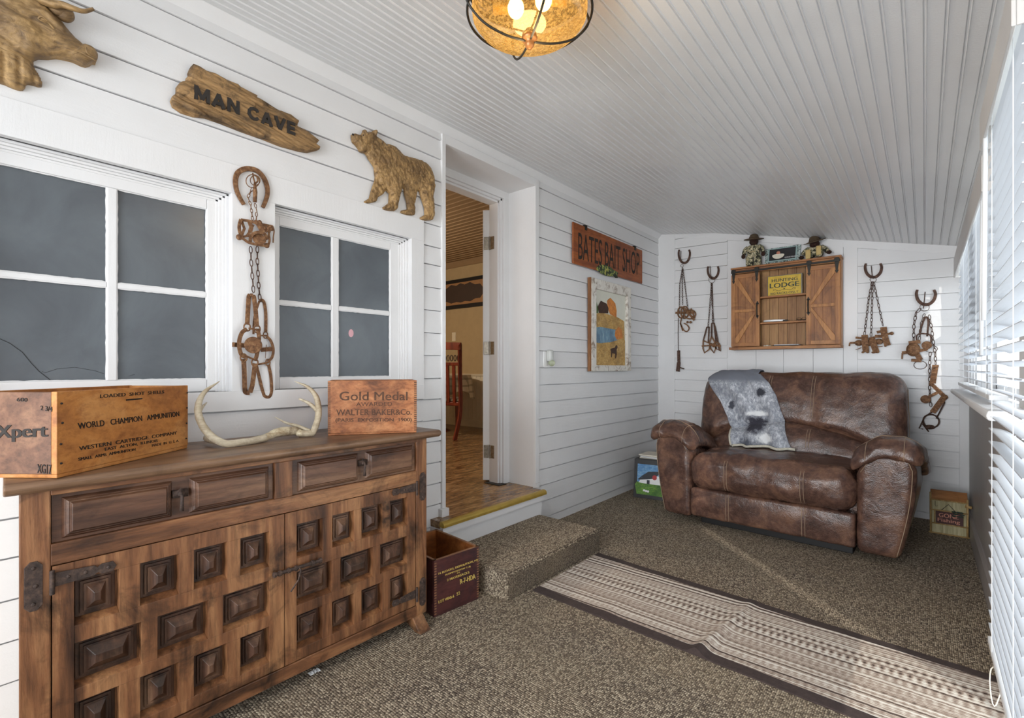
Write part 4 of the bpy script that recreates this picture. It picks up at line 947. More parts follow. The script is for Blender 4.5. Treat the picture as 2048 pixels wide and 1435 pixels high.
# lower pair of long spring traps
F_ = FB
t2 = thing('animal_trap', 'larger rusty long-spring trap with a round pan, lowest left between the windows', 'trap', tuple(F_(360, 740, .03)))
w1 = .0175
mb = MB(); mb.strap(bez([F_(312, 510, .04), F_(322, 330, .04), F_(330, 200, .035), F_(345, 168, .03)], 5), LN, w1, .003); mb.strap(bez([F_(375, 168, .035), F_(390, 200, .045), F_(408, 340, .05), F_(425, 535, .05)], 5), LN, w1, .003); mb.strap([F_(340, 168, .03), F_(380, 168, .045)], LN, .012, .003); mb.build('long_spring', 'rust', t2, bevel=.0007); mb = MB()
mb.strap(bez([F_(272, 905, .04), F_(280, 1080, .04), F_(285, 1250, .035), F_(300, 1290, .03), F_(340, 1295, .035)], 5), LN, w1, .003); mb.strap(bez([F_(345, 1290, .04), F_(372, 1200, .045), F_(390, 1060, .05), F_(402, 955, .05)], 5), LN, w1, .003); mb.build('long_spring', 'rust', t2, bevel=.0007)
mb = MB(); mb.strap(bez([F_(310, 560, .05), F_(255, 600, .055), F_(222, 690, .06), F_(225, 790, .06), F_(250, 860, .055), F_(300, 885, .05)], 6), LN, .0155, .004)
mb.strap(bez([F_(432, 555, .05), F_(448, 650, .06), F_(440, 760, .06), F_(420, 870, .055), F_(398, 925, .05)], 6), LN, .0155, .004); mb.build('jaw', 'rust', t2, bevel=.0007)
mb = MB(); c = F_(383, 745, .068); mb.lathe([(0, .002), (.0325, .0015), (.034, 0), (.0325, -.003), (0, -.003)], c, (1, -.12, .05), 28); mb.build('pan', 'rust', t2, bevel=.0006)
mb = MB(); mb.strap([F_(145, 738, .045), F_(470, 765, .045)], LN, .018, .004); mb.tube([F_(160, 715, .05), F_(160, 765, .05)], .007, 8)
for a, b in (((330, 550), (425, 572)), ((300, 870), (412, 920))): mb.tube([F_(*a, .055), F_(*b, .055)], .004, 7)
for a, b in ((312, 540), (425, 560), (272, 890), (400, 945)):
    cc_ = F_(a, b, .05); mb.tube([cc_ + Vector((0, .0125 * math.cos(t), .0155 * math.sin(t))) for t in np.linspace(0, 2 * math.pi, 14, endpoint=False)], .0032, 6, True)
mb.build('cross_bar', 'rust', t2, bevel=.0005)
mb = MB(); chain(mb, [FA(440, 1240, .035), FA(445, 1430, .035), F_(380, 60, .035), F_(385, 140, .035)], .030, .012, .0019, LN); mb.build('chain', 'rustd', t2, smooth=True)
t3 = thing('animal_trap', 'second rusty long-spring trap with narrow jaws, lowest right between the windows', 'trap', tuple(F_(520, 780, .03)))
mb = MB(); mb.strap(bez([F_(455, 238, .03), F_(480, 228, .03), F_(508, 262, .03), F_(525, 380, .03), F_(527, 500, .03), F_(525, 600, .03)], 6), LN, .0125, .003); mb.strap(bez([F_(450, 240, .025), F_(400, 400, .025), F_(385, 520, .025), F_(383, 620, .025)], 6), LN, .009, .003); mb.build('long_spring', 'rust', t3, bevel=.0007); mb = MB()
mb.strap(bez([F_(420, 985, .03), F_(455, 1130, .03), F_(495, 1290, .03), F_(520, 1335, .03), F_(570, 1335, .03), F_(592, 1260, .03), F_(583, 1100, .03), F_(558, 970, .03)], 6), LN, .0125, .003); mb.build('long_spring', 'rust', t3, bevel=.0007)
mb = MB(); mb.strap(bez([F_(538, 645, .035), F_(585, 700, .04), F_(612, 790, .04), F_(600, 880, .04), F_(552, 935, .035)], 6), LN, .011, .004); mb.build('jaw', 'rust', t3, bevel=.0007)
mb = MB(); mb.strap([F_(470, 800, .04), F_(615, 788, .038)], LN, .018, .004); mb.tube([F_(462, 635, .03), F_(545, 635, .03)], .003, 6); mb.tube([F_(430, 970, .035), F_(560, 942, .035)], .004, 7); mb.tube([F_(532, 740, .045), F_(520, 895, .04)], .0015, 5)
for a, b in ((523, 630), (550, 945)):
    cc_ = F_(a, b, .035); mb.tube([cc_ + Vector((0, .009 * math.cos(t), .014 * math.sin(t))) for t in np.linspace(0, 2 * math.pi, 14, endpoint=False)], .0026, 6, True)
mb.build('cross_bar', 'rust', t3, bevel=.0005)
mb = MB(); chain(mb, [FA(535, 1240, .035), FA(535, 1430, .035), F_(445, 70, .035), F_(460, 230, .03)], .030, .012, .0019, LN); mb.build('chain', 'rustd', t3, smooth=True)

# hooks and traps of the back wall
U_ = [(-.9, -1), (-1.0, -.45), (-.86, .3), (-.45, .85), (0, 1), (.45, .85), (.86, .3), (1.0, -.45), (.85, -1)]
def ushoe(F_, cx, cy, rx, ry, label, nail, rings, wd=.022):
    return shoe(lambda a, b, d: F_(a, b, d + .014), [(cx + a * rx, cy + b * ry) for a, b in U_], wd, BN, .008, 'rustd', label=label, nail=nail, rings=rings)
ushoe(FD, 146, 165, 58, 68, 'dark rusty horseshoe hook in the left corner of the back wall', ((112, 110), (108, 180), (125, 240)), ((122, 262, 14),))
ushoe(FD, 442, 330, 56, 62, 'dark rusty horseshoe hook just left of the barn door cabinet', ((410, 265), (412, 340), (428, 400)), ((428, 405, 33),))
ushoe(FC, 214, 152, 62, 52, 'dark rusty horseshoe hook just right of the barn door cabinet', ((198, 118), (205, 190), (215, 215)), ((212, 222, 24),))
ushoe(FC, 611, 355, 72, 56, 'dark rusty horseshoe hook nearest the blinds in the right corner', ((605, 315), (595, 415), (590, 440)), ((600, 432, 36),))
def ring3(mb, c, rx, rz, r, tilt=0):
    mb.tube([c + Vector((rx * math.cos(t), tilt * math.cos(t), rz * math.sin(t))) for t in np.linspace(0, 2 * math.pi, 18, endpoint=False)], r, 6, True)
# trap A : left corner cluster
F_ = FD
t = thing('animal_trap', 'tangled cluster of rusty traps on chains in the left corner of the back wall', 'trap', tuple(F_(180, 740, .05)))
mb = MB(); chain(mb, [F_(128, 280, .03), F_(125, 400, .03), F_(128, 660, .04)], .03, .011, .0019, BN); chain(mb, [F_(130, 290, .03), F_(150, 430, .03), F_(180, 690, .04)], .03, .011, .0019, BN); chain(mb, [F_(125, 300, .03), F_(100, 450, .03), F_(95, 680, .04)], .03, .010, .0019, BN); mb.build('chain', 'rustd', t, smooth=True)
mb = MB(); ring3(mb, F_(112, 740, .05), .033, .055, .007); ring3(mb, F_(150, 740, .06), .03, .06, .007, .02); ring3(mb, F_(205, 760, .05), .05, .045, .006, .02); mb.build('jaw', 'rust', t, smooth=True)
mb = MB(); mb.strap([F_(55, 745, .05), F_(250, 742, .05)], BN, .022, .005); mb.strap([F_(150, 700, .06), F_(250, 820, .05)], BN, .02, .005); mb.strap([F_(215, 700, .05), F_(255, 800, .05)], BN, .014, .004)
mb.strap(bez([F_(105, 850, .05), F_(140, 920, .05), F_(175, 935, .05), F_(195, 900, .05), F_(170, 865, .05), F_(140, 850, .05)], 5), BN, .012, .004); mb.strap([F_(118, 800, .05), F_(105, 850, .05), F_(130, 930, .05)], BN, .011, .004)
for a, b in ((88, 730), (135, 690), (160, 790), (200, 730), (230, 790), (180, 840), (210, 840)): mb.ball(F_(a, b, .06), .013, .009, .013, 8, 6)
mb.build('spring', 'rust', t, bevel=.0006)
t = thing('animal_trap', 'narrow single rusty trap, lowest in the left corner of the back wall', 'trap', tuple(F_(90, 1240, .03)))
mb = MB(); chain(mb, [F_(86, 800, .025), F_(84, 950, .025), F_(86, 1130, .025)], .02, .007, .0016, BN); mb.build('chain', 'rustd', t, smooth=True)
mb = MB(); mb.strap([F_(88, 1130, .03), F_(90, 1245, .03)], BN, .028, .012); mb.strap([F_(90, 1250, .035), F_(80, 1345, .035)], BN, .034, .018); mb.strap([F_(100, 1305, .04), F_(145, 1318, .035)], BN, .012, .006); mb.ball(F_(92, 1248, .03), .014, .01, .014, 8, 6); mb.build('folded_spring', 'rustd', t, bevel=.001)
# trap B
t = thing('animal_trap', 'bundle of open rusty traps hanging just left of the barn door cabinet', 'trap', tuple(F_(420, 1050, .04)))
mb = MB(); chain(mb, [F_(425, 440, .03), F_(408, 680, .03), F_(390, 890, .03)], .03, .011, .0019, BN); chain(mb, [F_(430, 440, .035), F_(436, 640, .035), F_(436, 850, .035)], .03, .011, .0019, BN); chain(mb, [F_(428, 440, .04), F_(430, 640, .04), F_(448, 850, .04)], .03, .010, .0019, BN); mb.build('chain', 'rustd', t, smooth=True)
mb = MB()
for pts in ([(378, 890), (340, 1030)], [(400, 890), (392, 1050)], [(375, 892), (405, 892)], [(428, 850), (425, 985)], [(452, 850), (470, 1040)], [(425, 852), (455, 852)], [(460, 880), (490, 1040)], [(455, 870), (505, 1130)]): mb.strap([F_(*pts[0], .04), F_(*pts[1], .05)], BN, .013, .004)
mb.build('long_spring', 'rustd', t, bevel=.0006)
mb = MB()
for pts in ([(340, 1030), (338, 1110), (352, 1155), (400, 1120), (412, 1060), (345, 1030)], [(425, 985), (405, 1050), (415, 1110), (450, 1155), (470, 1100), (455, 1040), (425, 985)], [(470, 1040), (468, 1110), (515, 1135), (505, 1060), (470, 1040)]): mb.strap([F_(a, b, .05) for a, b in pts], BN, .012, .005)
mb.strap([F_(325, 1085, .055), F_(410, 1078, .055)], BN, .014, .004); mb.strap([F_(400, 1070, .06), F_(520, 1085, .055)], BN, .016, .004); mb.ball(F_(450, 1075, .065), .022, .006, .022, 12, 6); mb.ball(F_(420, 1070, .06), .014, .008, .018, 8, 6)
mb.build('jaw', 'rust', t, bevel=.0006)
# trap C
F_ = FC
t = thing('animal_trap', 'row of three folded rusty traps hanging just right of the barn door cabinet', 'trap', tuple(F_(230, 700, .04)))
mb = MB(); chain(mb, [F_(205, 240, .03), F_(180, 360, .03), F_(146, 640, .035)], .036, .013, .0021, BN); chain(mb, [F_(208, 240, .035), F_(205, 360, .035), F_(196, 650, .04)], .036, .013, .0021, BN); chain(mb, [F_(215, 240, .03), F_(240, 350, .03), F_(286, 570, .035)], .036, .012, .0021, BN); mb.build('chain', 'rustd', t, smooth=True)
mb = MB()
for pts in ([(148, 640), (150, 690), (158, 770)], [(200, 655), (215, 710), (238, 775)], [(290, 580), (300, 650), (322, 720)]): mb.strap(bez([F_(a, b, .075 if k == 1 else .055) for k, (a, b) in enumerate(pts)], 4), BN, .042, .008)
mb.build('long_spring', 'rust', t, bevel=.001)
mb = MB()
for a, b, s in ((105, 700, .03), (180, 700, .032), (255, 690, .03), (300, 640, .02)): mb.ball(F_(a, b, .05), s, .018, s * .8, 10, 7)
mb.strap([F_(35, 700, .05), F_(130, 695, .05)], BN, .016, .005); mb.strap([F_(35, 700, .05), F_(32, 725, .045)], BN, .010, .004); mb.strap([F_(80, 660, .05), F_(140, 665, .05)], BN, .016, .012); mb.strap([F_(240, 620, .05), F_(290, 608, .05)], BN, .02, .008); mb.strap([F_(225, 650, .05), F_(300, 650, .05)], BN, .022, .008)
mb.strap([F_(300, 640, .05), F_(362, 622, .05)], BN, .016, .01); mb.ball(F_(352, 628, .05), .014, .01, .014, 8, 6)
for a, b in (((80, 752), (125, 735)), ((240, 730), (285, 725)), ((150, 770), (175, 745))): mb.tube([F_(*a, .06), F_(*b, .06)], .003, 6)
for a, b in ((135, 770), (170, 770), (210, 772), (245, 770), (305, 722)): mb.ball(F_(a, b, .06), .010, .008, .008, 8, 6)
mb.build('jaw', 'rust', t, bevel=.0008)
# trap D
t = thing('animal_trap', 'brown rusty trap with a big round pan, high on the hook nearest the blinds', 'trap', tuple(F_(540, 770, .04)))
mb = MB(); chain(mb, [F_(570, 440, .03), F_(535, 480, .03), F_(520, 570, .03), F_(518, 690, .035)], .040, .016, .0024, BN); chain(mb, [F_(600, 480, .03), F_(575, 560, .03), F_(560, 680, .035)], .034, .013, .0022, BN); mb.build('chain', 'rustd', t, smooth=True)
mb = MB(); mb.strap(bez([F_(560, 640, .04), F_(590, 540, .045), F_(612, 505, .045), F_(628, 530, .045), F_(625, 600, .04), F_(620, 650, .04)], 5), BN, .012, .005)
mb.strap(bez([F_(545, 700, .045), F_(540, 650, .05), F_(570, 630, .05), F_(640, 640, .05), F_(648, 690, .045), F_(635, 715, .045)], 5), BN, .010, .005); mb.build('jaw', 'rustd', t, bevel=.0006)
mb = MB(); mb.ball(F_(515, 750, .06), .043, .03, .052, 16, 10); mb.strap([F_(430, 775, .055), F_(520, 765, .055)], BN, .024, .006); mb.strap([F_(433, 775, .05), F_(430, 822, .045)], BN, .010, .005); mb.strap([F_(480, 700, .06), F_(570, 690, .06)], BN, .026, .01)
mb.strap([F_(500, 830, .055), F_(578, 835, .05)], BN, .022, .02); mb.strap([F_(540, 780, .06), F_(570, 830, .055)], BN, .034, .014); mb.strap([F_(560, 760, .06), F_(625, 745, .06)], BN, .022, .006); mb.lathe([(0, .003), (.030, .002), (.031, -.003), (0, -.004)], F_(617, 717, .065), (0, -1, .1), 18); mb.build('spring', 'rust', t, bevel=.0008)
mb = MB(); ring3(mb, F_(567, 867, .04), .0375, .031, .0022); mb.build('ring', 'rustd', t, smooth=True)
t = thing('animal_trap', 'long zigzag rusty trap dangling lowest beside the window sill', 'trap', tuple(F_(660, 1100, .04)))
mb = MB(); chain(mb, [F_(635, 490, .03), F_(655, 600, .03), F_(668, 700, .03), F_(682, 780, .03), F_(684, 868, .035)], .038, .014, .0022, BN); ring3(mb, F_(650, 745, .035), .036, .026, .002); chain(mb, [F_(643, 770, .03), F_(638, 900, .03), F_(638, 1050, .03), F_(648, 1180, .035)], .038, .014, .0022, BN); mb.build('chain', 'rustd', t, smooth=True)
mb = MB(); mb.strap([F_(658, 875, .04), F_(708, 875, .04)], BN, .018, .006); mb.strap([F_(682, 875, .04), F_(662, 1005, .045)], BN, .036, .006); mb.strap([F_(655, 1010, .045), F_(755, 1105, .045)], BN, .022, .008); mb.strap([F_(640, 1010, .05), F_(730, 1100, .05)], BN, .008, .01); mb.strap([F_(748, 1110, .05), F_(660, 1225, .05)], BN, .036, .007)
mb.ball(F_(755, 1110, .05), .018, .012, .018, 10, 6); mb.ball(F_(652, 1012, .05), .014, .01, .014, 8, 6); mb.build('spring', 'rust', t, bevel=.0008)
mb = MB(); mb.strap([F_(610, 1120, .055), F_(725, 1060, .05)], BN, .020, .006); mb.lathe([(0, .003), (.030, .002), (.031, -.003), (0, -.004)], F_(608, 1125, .06), (0, -1, .1), 18); mb.build('pan', 'rust', t, bevel=.0006)
mb = MB(); ring3(mb, F_(650, 1290, .045), .046, .05, .0055); mb.tube([F_(600, 1260, .045), F_(560, 1345, .045), F_(590, 1350, .045)], .0045, 6); mb.tube([F_(690, 1270, .045), F_(752, 1150, .045), F_(745, 1130, .045)], .0045, 6); mb.tube([F_(655, 1220, .045), F_(625, 1245, .045)], .006, 6); mb.ball(F_(640, 1335, .05), .032, .012, .018, 12, 7); mb.tube([F_(585, 1310, .05), F_(632, 1370, .05)], .005, 6); mb.build('jaw', 'rustd', t, smooth=True)
# ------------------------------------------------------------------ recliner loveseat (local axes: x along the front, y to the back)
SO = Vector((.819, 3.606, 0)); SA = R(-2.17)
ex = Vector((math.cos(SA), math.sin(SA), 0)); ey_ = Vector((-math.sin(SA), math.cos(SA), 0))
def sw(x, y, z): return SO + ex * x + ey_ * y + UP * z
def plane_s(u_, v_, off):                               # pixel on a plane parallel to the seat front -> local x, z
    p = hp(u_, v_, SO + ey_ * off, ey_) - SO; return p.dot(ex), p.z
sofa = thing('recliner_loveseat', 'wide brown leather recliner with padded arms and tan stitching', 'armchair', tuple(SO), (0, 0, SA), local=True)
def wr(p, a=.006, s=9):                                 # soft creases
    return Vector((p.x + a * .5 * noise.noise(p * s), p.y + a * noise.noise(p * s + Vector((7, 1, 3))), p.z + a * noise.noise(p * s * 1.3 + Vector((2, 9, 5)))))
# rear body and base
MB().pillow(-.02, 1.03, .10, 1.0, .07, .46, .03, 10).build('base', 'leather', sofa, smooth=True)
MB().box(.04, .98, .10, .95, .0, .07).build('plinth', 'blackp', sofa, bevel=.004)
# front lower panel
def fpan(p):
    b = .014 * math.cos((p.z - .17) / .115 * 1.3); g = sum(math.exp(-((p.x - s) / .012) ** 2) for s in (.264, .732))
    return wr(Vector((p.x, p.y - b + .008 * g * (p.y < .05), p.z)), .004, 12)
MB().pillow(.0, 1.005, .0, .12, .065, .275, .022, 26, fpan).build('footrest_panel', 'leather', sofa, smooth=True, weld=True)
# seat cushion with a rolled front
def seat(p):
    g = sum(math.exp(-((p.x - s) / .014) ** 2) for s in (.264, .732)); c = Vector((.5, .3, .40)); d = (p - c)
    z = p.z + .022 * math.cos((p.x - .5) * 2.6) * (p.z > .42) - .03 * max(0, (p.y - .25)) * (p.z > .42)
    y = p.y - .022 * math.cos((p.z - .40) / .16 * 1.4) * (p.y < .15)
    q = wr(Vector((p.x, y, z)), .011, 7); q = wr(q, .004, 22)
    if p.y < .2 or p.z > .42: q.y += .008 * g * (p.y < .12); q.z -= .009 * g * (p.z > .45)
    return q
MB().pillow(-.008, 1.013, -.035, .74, .262, .528, .105, 40, seat).build('seat_cushion', 'leather', sofa, smooth=True, weld=True)
# backrest
def back_y(x, z): return .60 + .20 * max(0, (z - .5)) / .6
def fback(p):
    t = (p.z - .42) / .70; y = p.y + .20 * t; x = p.x
    x = .50 + (x - .50) * (1 + .035 * math.sin(max(0, min(1, t)) * math.pi))
    g = sum(math.exp(-((p.x - s) / .014) ** 2) for s in (.352, .652)); f = p.y < .66
    if f:
        y += .010 * g
        y += .060 * math.exp(-((p.z - .70 + .16 * ((p.x - .5) / .62) ** 2) / .035) ** 2) * (abs(p.x - .5) < .66)
        y -= .030 * math.cos((p.z - .9) * 4)
    return wr(wr(Vector((x, y, p.z)), .013, 5), .005, 17)
MB().pillow(-.175, 1.185, .555, .84, .34, 1.118, .125, 44, fback).build('backrest', 'leather', sofa, smooth=True, weld=True)
def flum(p):
    t = (p.z - .42) / .70; ar = ((p.x - .50) / .60) ** 2
    z = p.z - (.17 * ar) * max(0, (p.z - .46)) / .26; g = sum(math.exp(-((p.x - s) / .014) ** 2) for s in (.352, .652))
    return wr(wr(Vector((p.x, p.y + .17 * t + .009 * g + .03 * ar, z)), .012, 6), .005, 18)
MB().pillow(-.10, 1.10, .45, .72, .46, .735, .12, 40, flum).build('lumbar_cushion', 'leather', sofa, smooth=True, weld=True)
# arms: upright panel bulging outward and a thick pad over the top
def arm(sg, x_in):
    def fp(p):
        p = Vector((p.x, p.y, p.z - .22 * max(0, p.y - .1) * (p.z / .6))); t = p.z / .60; out = .20 + .085 * math.sin(min(1, t) * 1.65); X = (p.x) * out / .28
        z = p.z - .16 * max(0, (.13 - p.x) / .13) ** 1.6 * max(0, (p.z - .4) / .28) - .10 * max(0, (p.x - .20) / .08) ** 2 * max(0, (p.z - .5) / .18)
        return wr(Vector((x_in + sg * X, p.y, z)), .005, 9)
    m = MB().pillow(0, .28, .0, .98, .045, .690, .045, 28, fp); a_ = m.build('armrest', 'leather', sofa, smooth=True, weld=True)
    def fq(p):
        t = max(0, (.16 - p.y) / .2); X = p.x; yy_ = max(0, min(.6, p.y - .04)); z = p.z - .045 * t * t - (.030 * ((p.x - .15) / .15) ** 2 if p.x > .15 else .115 * ((.15 - p.x) / .18) ** 1.7) - .52 * yy_ * yy_
        return wr(wr(Vector((x_in + sg * X, p.y, z)), .012, 9), .006, 20)
    MB().pillow(-.030, .318, -.035, .90, .648, .757, .053, 34, fq).build('arm_pad', 'leather', a_, smooth=True, weld=True)
    st = MB()                                           # piping round the outside edge of the front panel
    pts = []
    for k in range(24):
        t = k / 23; z = .07 + t * .50; tt = z / .60; out = (.20 + .085 * math.sin(min(1, tt) * 1.65)); pts.append((x_in + sg * (out - .020), -.0035, z))
    for k in range(1, 10): q = k / 9 * math.pi / 2; pts.append((x_in + sg * (.205 + .055 * math.cos(q)), -.0035, .57 + .068 * math.sin(q)))
    pts += [(x_in + sg * .14, -.0035, .634), (x_in + sg * .09, -.0035, .612), (x_in + sg * .05, -.0035, .575), (x_in + sg * .025, -.0035, .53)]
    st.tube(pts, .0022, 6); st.build('stitching', 'stitch', a_, smooth=True)
    s2 = MB()
    for k_, (ya, dz) in enumerate(((.02, 0), (.12, 0))):
        pass
    return a_
arm(-1, .0); arm(1, 1.005)
from mathutils.bvhtree import BVHTree
def bvh(names):
    V, F = [], []
    for o in sofa.children_recursive:
        if o.name.split('.')[0] in names:
            k = len(V); V += [v.co.copy() for v in o.data.vertices]; F += [tuple(i + k for i in p.vertices) for p in o.data.polygons]
    return BVHTree.FromPolygons(V, F)
bpy.context.view_layer.update()
T_ = bvh(('footrest_panel', 'seat_cushion', 'backrest', 'lumbar_cushion', 'armrest', 'arm_pad', 'base'))
def front(x, z, y0=-.4):                                # first leather surface met from the front
    h_ = T_.ray_cast(Vector((x, y0, z)), Vector((0, 1, 0))); return h_[0]
stm = {}
def seam(x, zs, par):
    for dx in (-.009, .009):
        st = MB(); run = []
        for z in zs:
            p = front(x + dx, z)
            if p: run.append(p + Vector((0, -.0012, 0)))
        if len(run) > 2: st.tube(run, .0018, 5); st.build('stitching', 'stitch', par, smooth=True)
ch = {o.name.split('.')[0]: o for o in sofa.children}
for s in (.264, .732):
    seam(s, np.linspace(.075, .262, 14), ch['footrest_panel']); seam(s, np.linspace(.29, .500, 22), ch['seat_cushion'])
for s in (.352, .652): seam(s, np.linspace(.575, .70, 12), ch['lumbar_cushion']); seam(s, np.linspace(.78, 1.09, 24), ch['backrest'])
stb = MB(); run = []
for k in range(26):
    z = lerp(.62, 1.0, k / 25); h_ = T_.ray_cast(Vector((1.6, .70 + .19 * (z - .5) / .6 + .03, z)), Vector((-1, 0, 0)))
    if h_[0] and h_[0].x > 1.0: run.append(h_[0] + Vector((.002, 0, 0)))
if len(run) > 3: stb.tube(run, .002, 5); stb.build('stitching', 'stitch', ch['backrest'], smooth=True)
for a_ in [o for o in sofa.children if o.name.startswith('armrest')]:  # stitching over the pads
    pad = [c_ for c_ in a_.children if c_.name.startswith('arm_pad')][0]; xi = 0 if 'armrest' == a_.name else 1.005; sg = -1 if xi == 0 else 1
    Tp = BVHTree.FromPolygons([v.co.copy() for v in pad.data.vertices], [tuple(p.vertices) for p in pad.data.polygons])
    for off in (.05, .23):
        run = []
        for k in range(30):
            q = lerp(-.25, 1.45, k / 29); o_ = Vector((xi + sg * off, .20, .66)); h_ = Tp.ray_cast(o_ + Vector((0, -math.cos(q), math.sin(q))) * .8, Vector((0, math.cos(q), -math.sin(q))))
            if h_[0] and (h_[0] - o_).length < .6: run.append(h_[0] + Vector((0, -math.cos(q), math.sin(q))) * .0012)
        if len(run) > 3: m = MB(); m.tube(run, .0018, 5); m.build('stitching', 'stitch', pad, smooth=True)
    run = []
    for k in range(26):
        xx = lerp(-.03, .30, k / 25); h_ = Tp.ray_cast(Vector((xi + sg * xx, .10, 1.2)), Vector((0, 0, -1)))
        if h_[0]: run.append(h_[0] + Vector((0, 0, .0012)))
    if len(run) > 3: m = MB(); m.tube(run, .0018, 5); m.build('stitching', 'stitch', pad, smooth=True)

# throw blanket with a grey animal print, hung over the back
def throwm():
    t = NT('grey animal print fleece'); v = t.mapped(); f = t.noise(t.mapped((1, 1, .45)), 60, 7, .75, .5); g = t.noise(v, 6, 5, .6, .8)
    c = t.ramp(f, [(.3, '#6b6f7a'), (.5, '#b2b6bf'), (.66, '#eef0f3')]); c = t.mix(t.ramp(g, [(.42, '#000000'), (.62, '#ffffff')]), c, t.mix(.55, c, '#60646f'))
    sep = t.n('ShaderNodeSeparateXYZ'); t.l(t.tc.outputs['Object'], sep.inputs[0])
    def spot(x, z, rx, rz, soft=.55):
        a = t.math('DIVIDE', t.math('SUBTRACT', sep.outputs[0], x), rx); b = t.math('DIVIDE', t.math('SUBTRACT', sep.outputs[2], z), rz)
        d = t.math('ADD', t.math('MULTIPLY', a, a), t.math('MULTIPLY', b, b)); d = t.math('ADD', d, t.math('MULTIPLY', t.math('SUBTRACT', t.noise(v, 26, 6, .7), .5), 4.2))
        mr = t.n('ShaderNodeMapRange'); t.l(d, mr.inputs[0]); mr.inputs[1].default_value = 1 - soft; mr.inputs[2].default_value = 1 + soft; mr.inputs[3].default_value = 1; mr.inputs[4].default_value = 0; return mr.outputs[0]
    for (x, z, rx, rz, c2) in THS: c = t.mix(spot(x, z, rx, rz), c, c2)
    top = t.n('ShaderNodeMapRange'); t.l(sep.outputs[2], top.inputs[0]); top.inputs[1].default_value = 1.02; top.inputs[2].default_value = 1.06
    c = t.mix(top.outputs[0], c, '#7c808b'); t.col(c); t.bump(f, .4, .006); return t.set(.95)
def tl_(u_, v_, off): return plane_s(u_, v_, off)
THS = [(*tl_(1529, 783, .74), .030, .035, '#3a3c45'), (*tl_(1472, 808, .74), .022, .03, '#474a54'), (*tl_(1520, 845, .68), .07, .065, '#3b3a44'), (*tl_(1521, 825, .7), .07, .02, '#eceef0'),
       (*tl_(1505, 885, .62), .06, .05, '#5e626d'), (*tl_(1540, 872, .62), .05, .035, '#eceef0')]
M['throw'] = throwm()
th_ = thing('throw_blanket', 'grey throw blanket with an animal face print draped over the back of the loveseat', 'blanket', tuple(SO), (0, 0, SA), local=True)
rows = [(1.118, -.17, .27, .80)]
L_pix = [(1419, 752), (1432, 775), (1447, 800), (1460, 830), (1466, 860), (1468, 885), (1470, 905)]
R_pix = [(1518, 744), (1541, 765), (1556, 790), (1564, 820), (1572, 850), (1582, 885), (1593, 914)]
offs = [.80, .745, .70, .66, .60, .54, .48]
Lr = []; Rr = []
for (a, b, o_) in zip(L_pix, R_pix, offs): Lr.append(plane_s(*a, o_)); Rr.append(plane_s(*b, o_))
def interp(tab, t):
    k = t * (len(tab) - 1); i = min(int(k), len(tab) - 2); return [lerp(p, q, k - i) for p, q in zip(tab[i], tab[i + 1])]
NV, NU = 60, 34; verts = []
for j in range(NV + 1):
    t = j / NV
    for i in range(NU + 1):
        s_ = i / NU
        if t < .22:                                     # over the top and down behind
            q = (1 - t / .22); xl, xr = Lr[0][0], Rr[0][0]; x = lerp(xl, xr, s_); ang = q * 2.2
            zt = 1.127 + .008; y = .795 + .115 * math.sin(min(ang, math.pi / 2)); z = zt - .115 * (1 - math.cos(min(ang, math.pi / 2))) * .0
            hh = T_.ray_cast(Vector((x, .78 + .20 * q, 1.5)), Vector((0, 0, -1)))
            if hh[0] and hh[0].z > .9: p = hh[0] + Vector((0, 0, .010)) if q < .85 else Vector((x, .78 + .20 * .85 + .02, 1.05 - (q - .85) * .9))
            else: p = Vector((x, 1.0 + .03 * q, 1.08 - .18 * q))
        else:
            q = (t - .22) / .78; xl, zl = interp(Lr, q); xr, zr = interp(Rr, q); x = lerp(xl, xr, s_); z = lerp(zl, zr, s_)
            z = min(z, 1.10); p = front(x, max(z, .50))
            p = Vector((x, p.y, z)) if p else Vector((x, .6, z))
            if p.y < .42: p.y = lerp(.50, .455, max(0, (q - .9) * 10))
            top_ = T_.ray_cast(Vector((x, p.y, z + .0)), Vector((0, 0, -1)))
            p = p + Vector((0, -.012, 0))
            if z < .545: hs = T_.ray_cast(Vector((x, p.y, .9)), Vector((0, 0, -1))); p.z = max(p.z, (hs[0].z if hs[0] else .53) + .012)
        fold = .018 * math.sin(s_ * 15 + t * 3.5 + math.sin(t * 6)) * min(1, t * 3) + .008 * noise.noise(Vector((s_ * 6, t * 5, 2)))
        p.y -= max(0, .010 + fold) if t > .22 else 0; p.z += max(0, fold) * .6 if t <= .22 else 0
        verts.append(p)
tb_ = MB(); tb_.add(verts, [(j * (NU + 1) + i, (j + 1) * (NU + 1) + i, (j + 1) * (NU + 1) + i + 1, j * (NU + 1) + i + 1) for j in range(NV) for i in range(NU)])
o = tb_.build('fleece', 'throw', th_, smooth=True); so2 = o.modifiers.new('thick', 'SOLIDIFY'); so2.thickness = .006; so2.offset = 1
hem = MB(); hem.tube([verts[NV * (NU + 1) + i] + Vector((0, -.004, .004)) for i in range(0, NU + 1)], .010, 8); hem.tube([verts[j * (NU + 1)] + Vector((-.002, -.006, 0)) for j in range(int(NV * .72), NV + 1)], .007, 8); hem.build('sherpa_hem', plain('cream sherpa', '#d9d4c4', .95, 0, .1, 60, .5), th_, smooth=True)

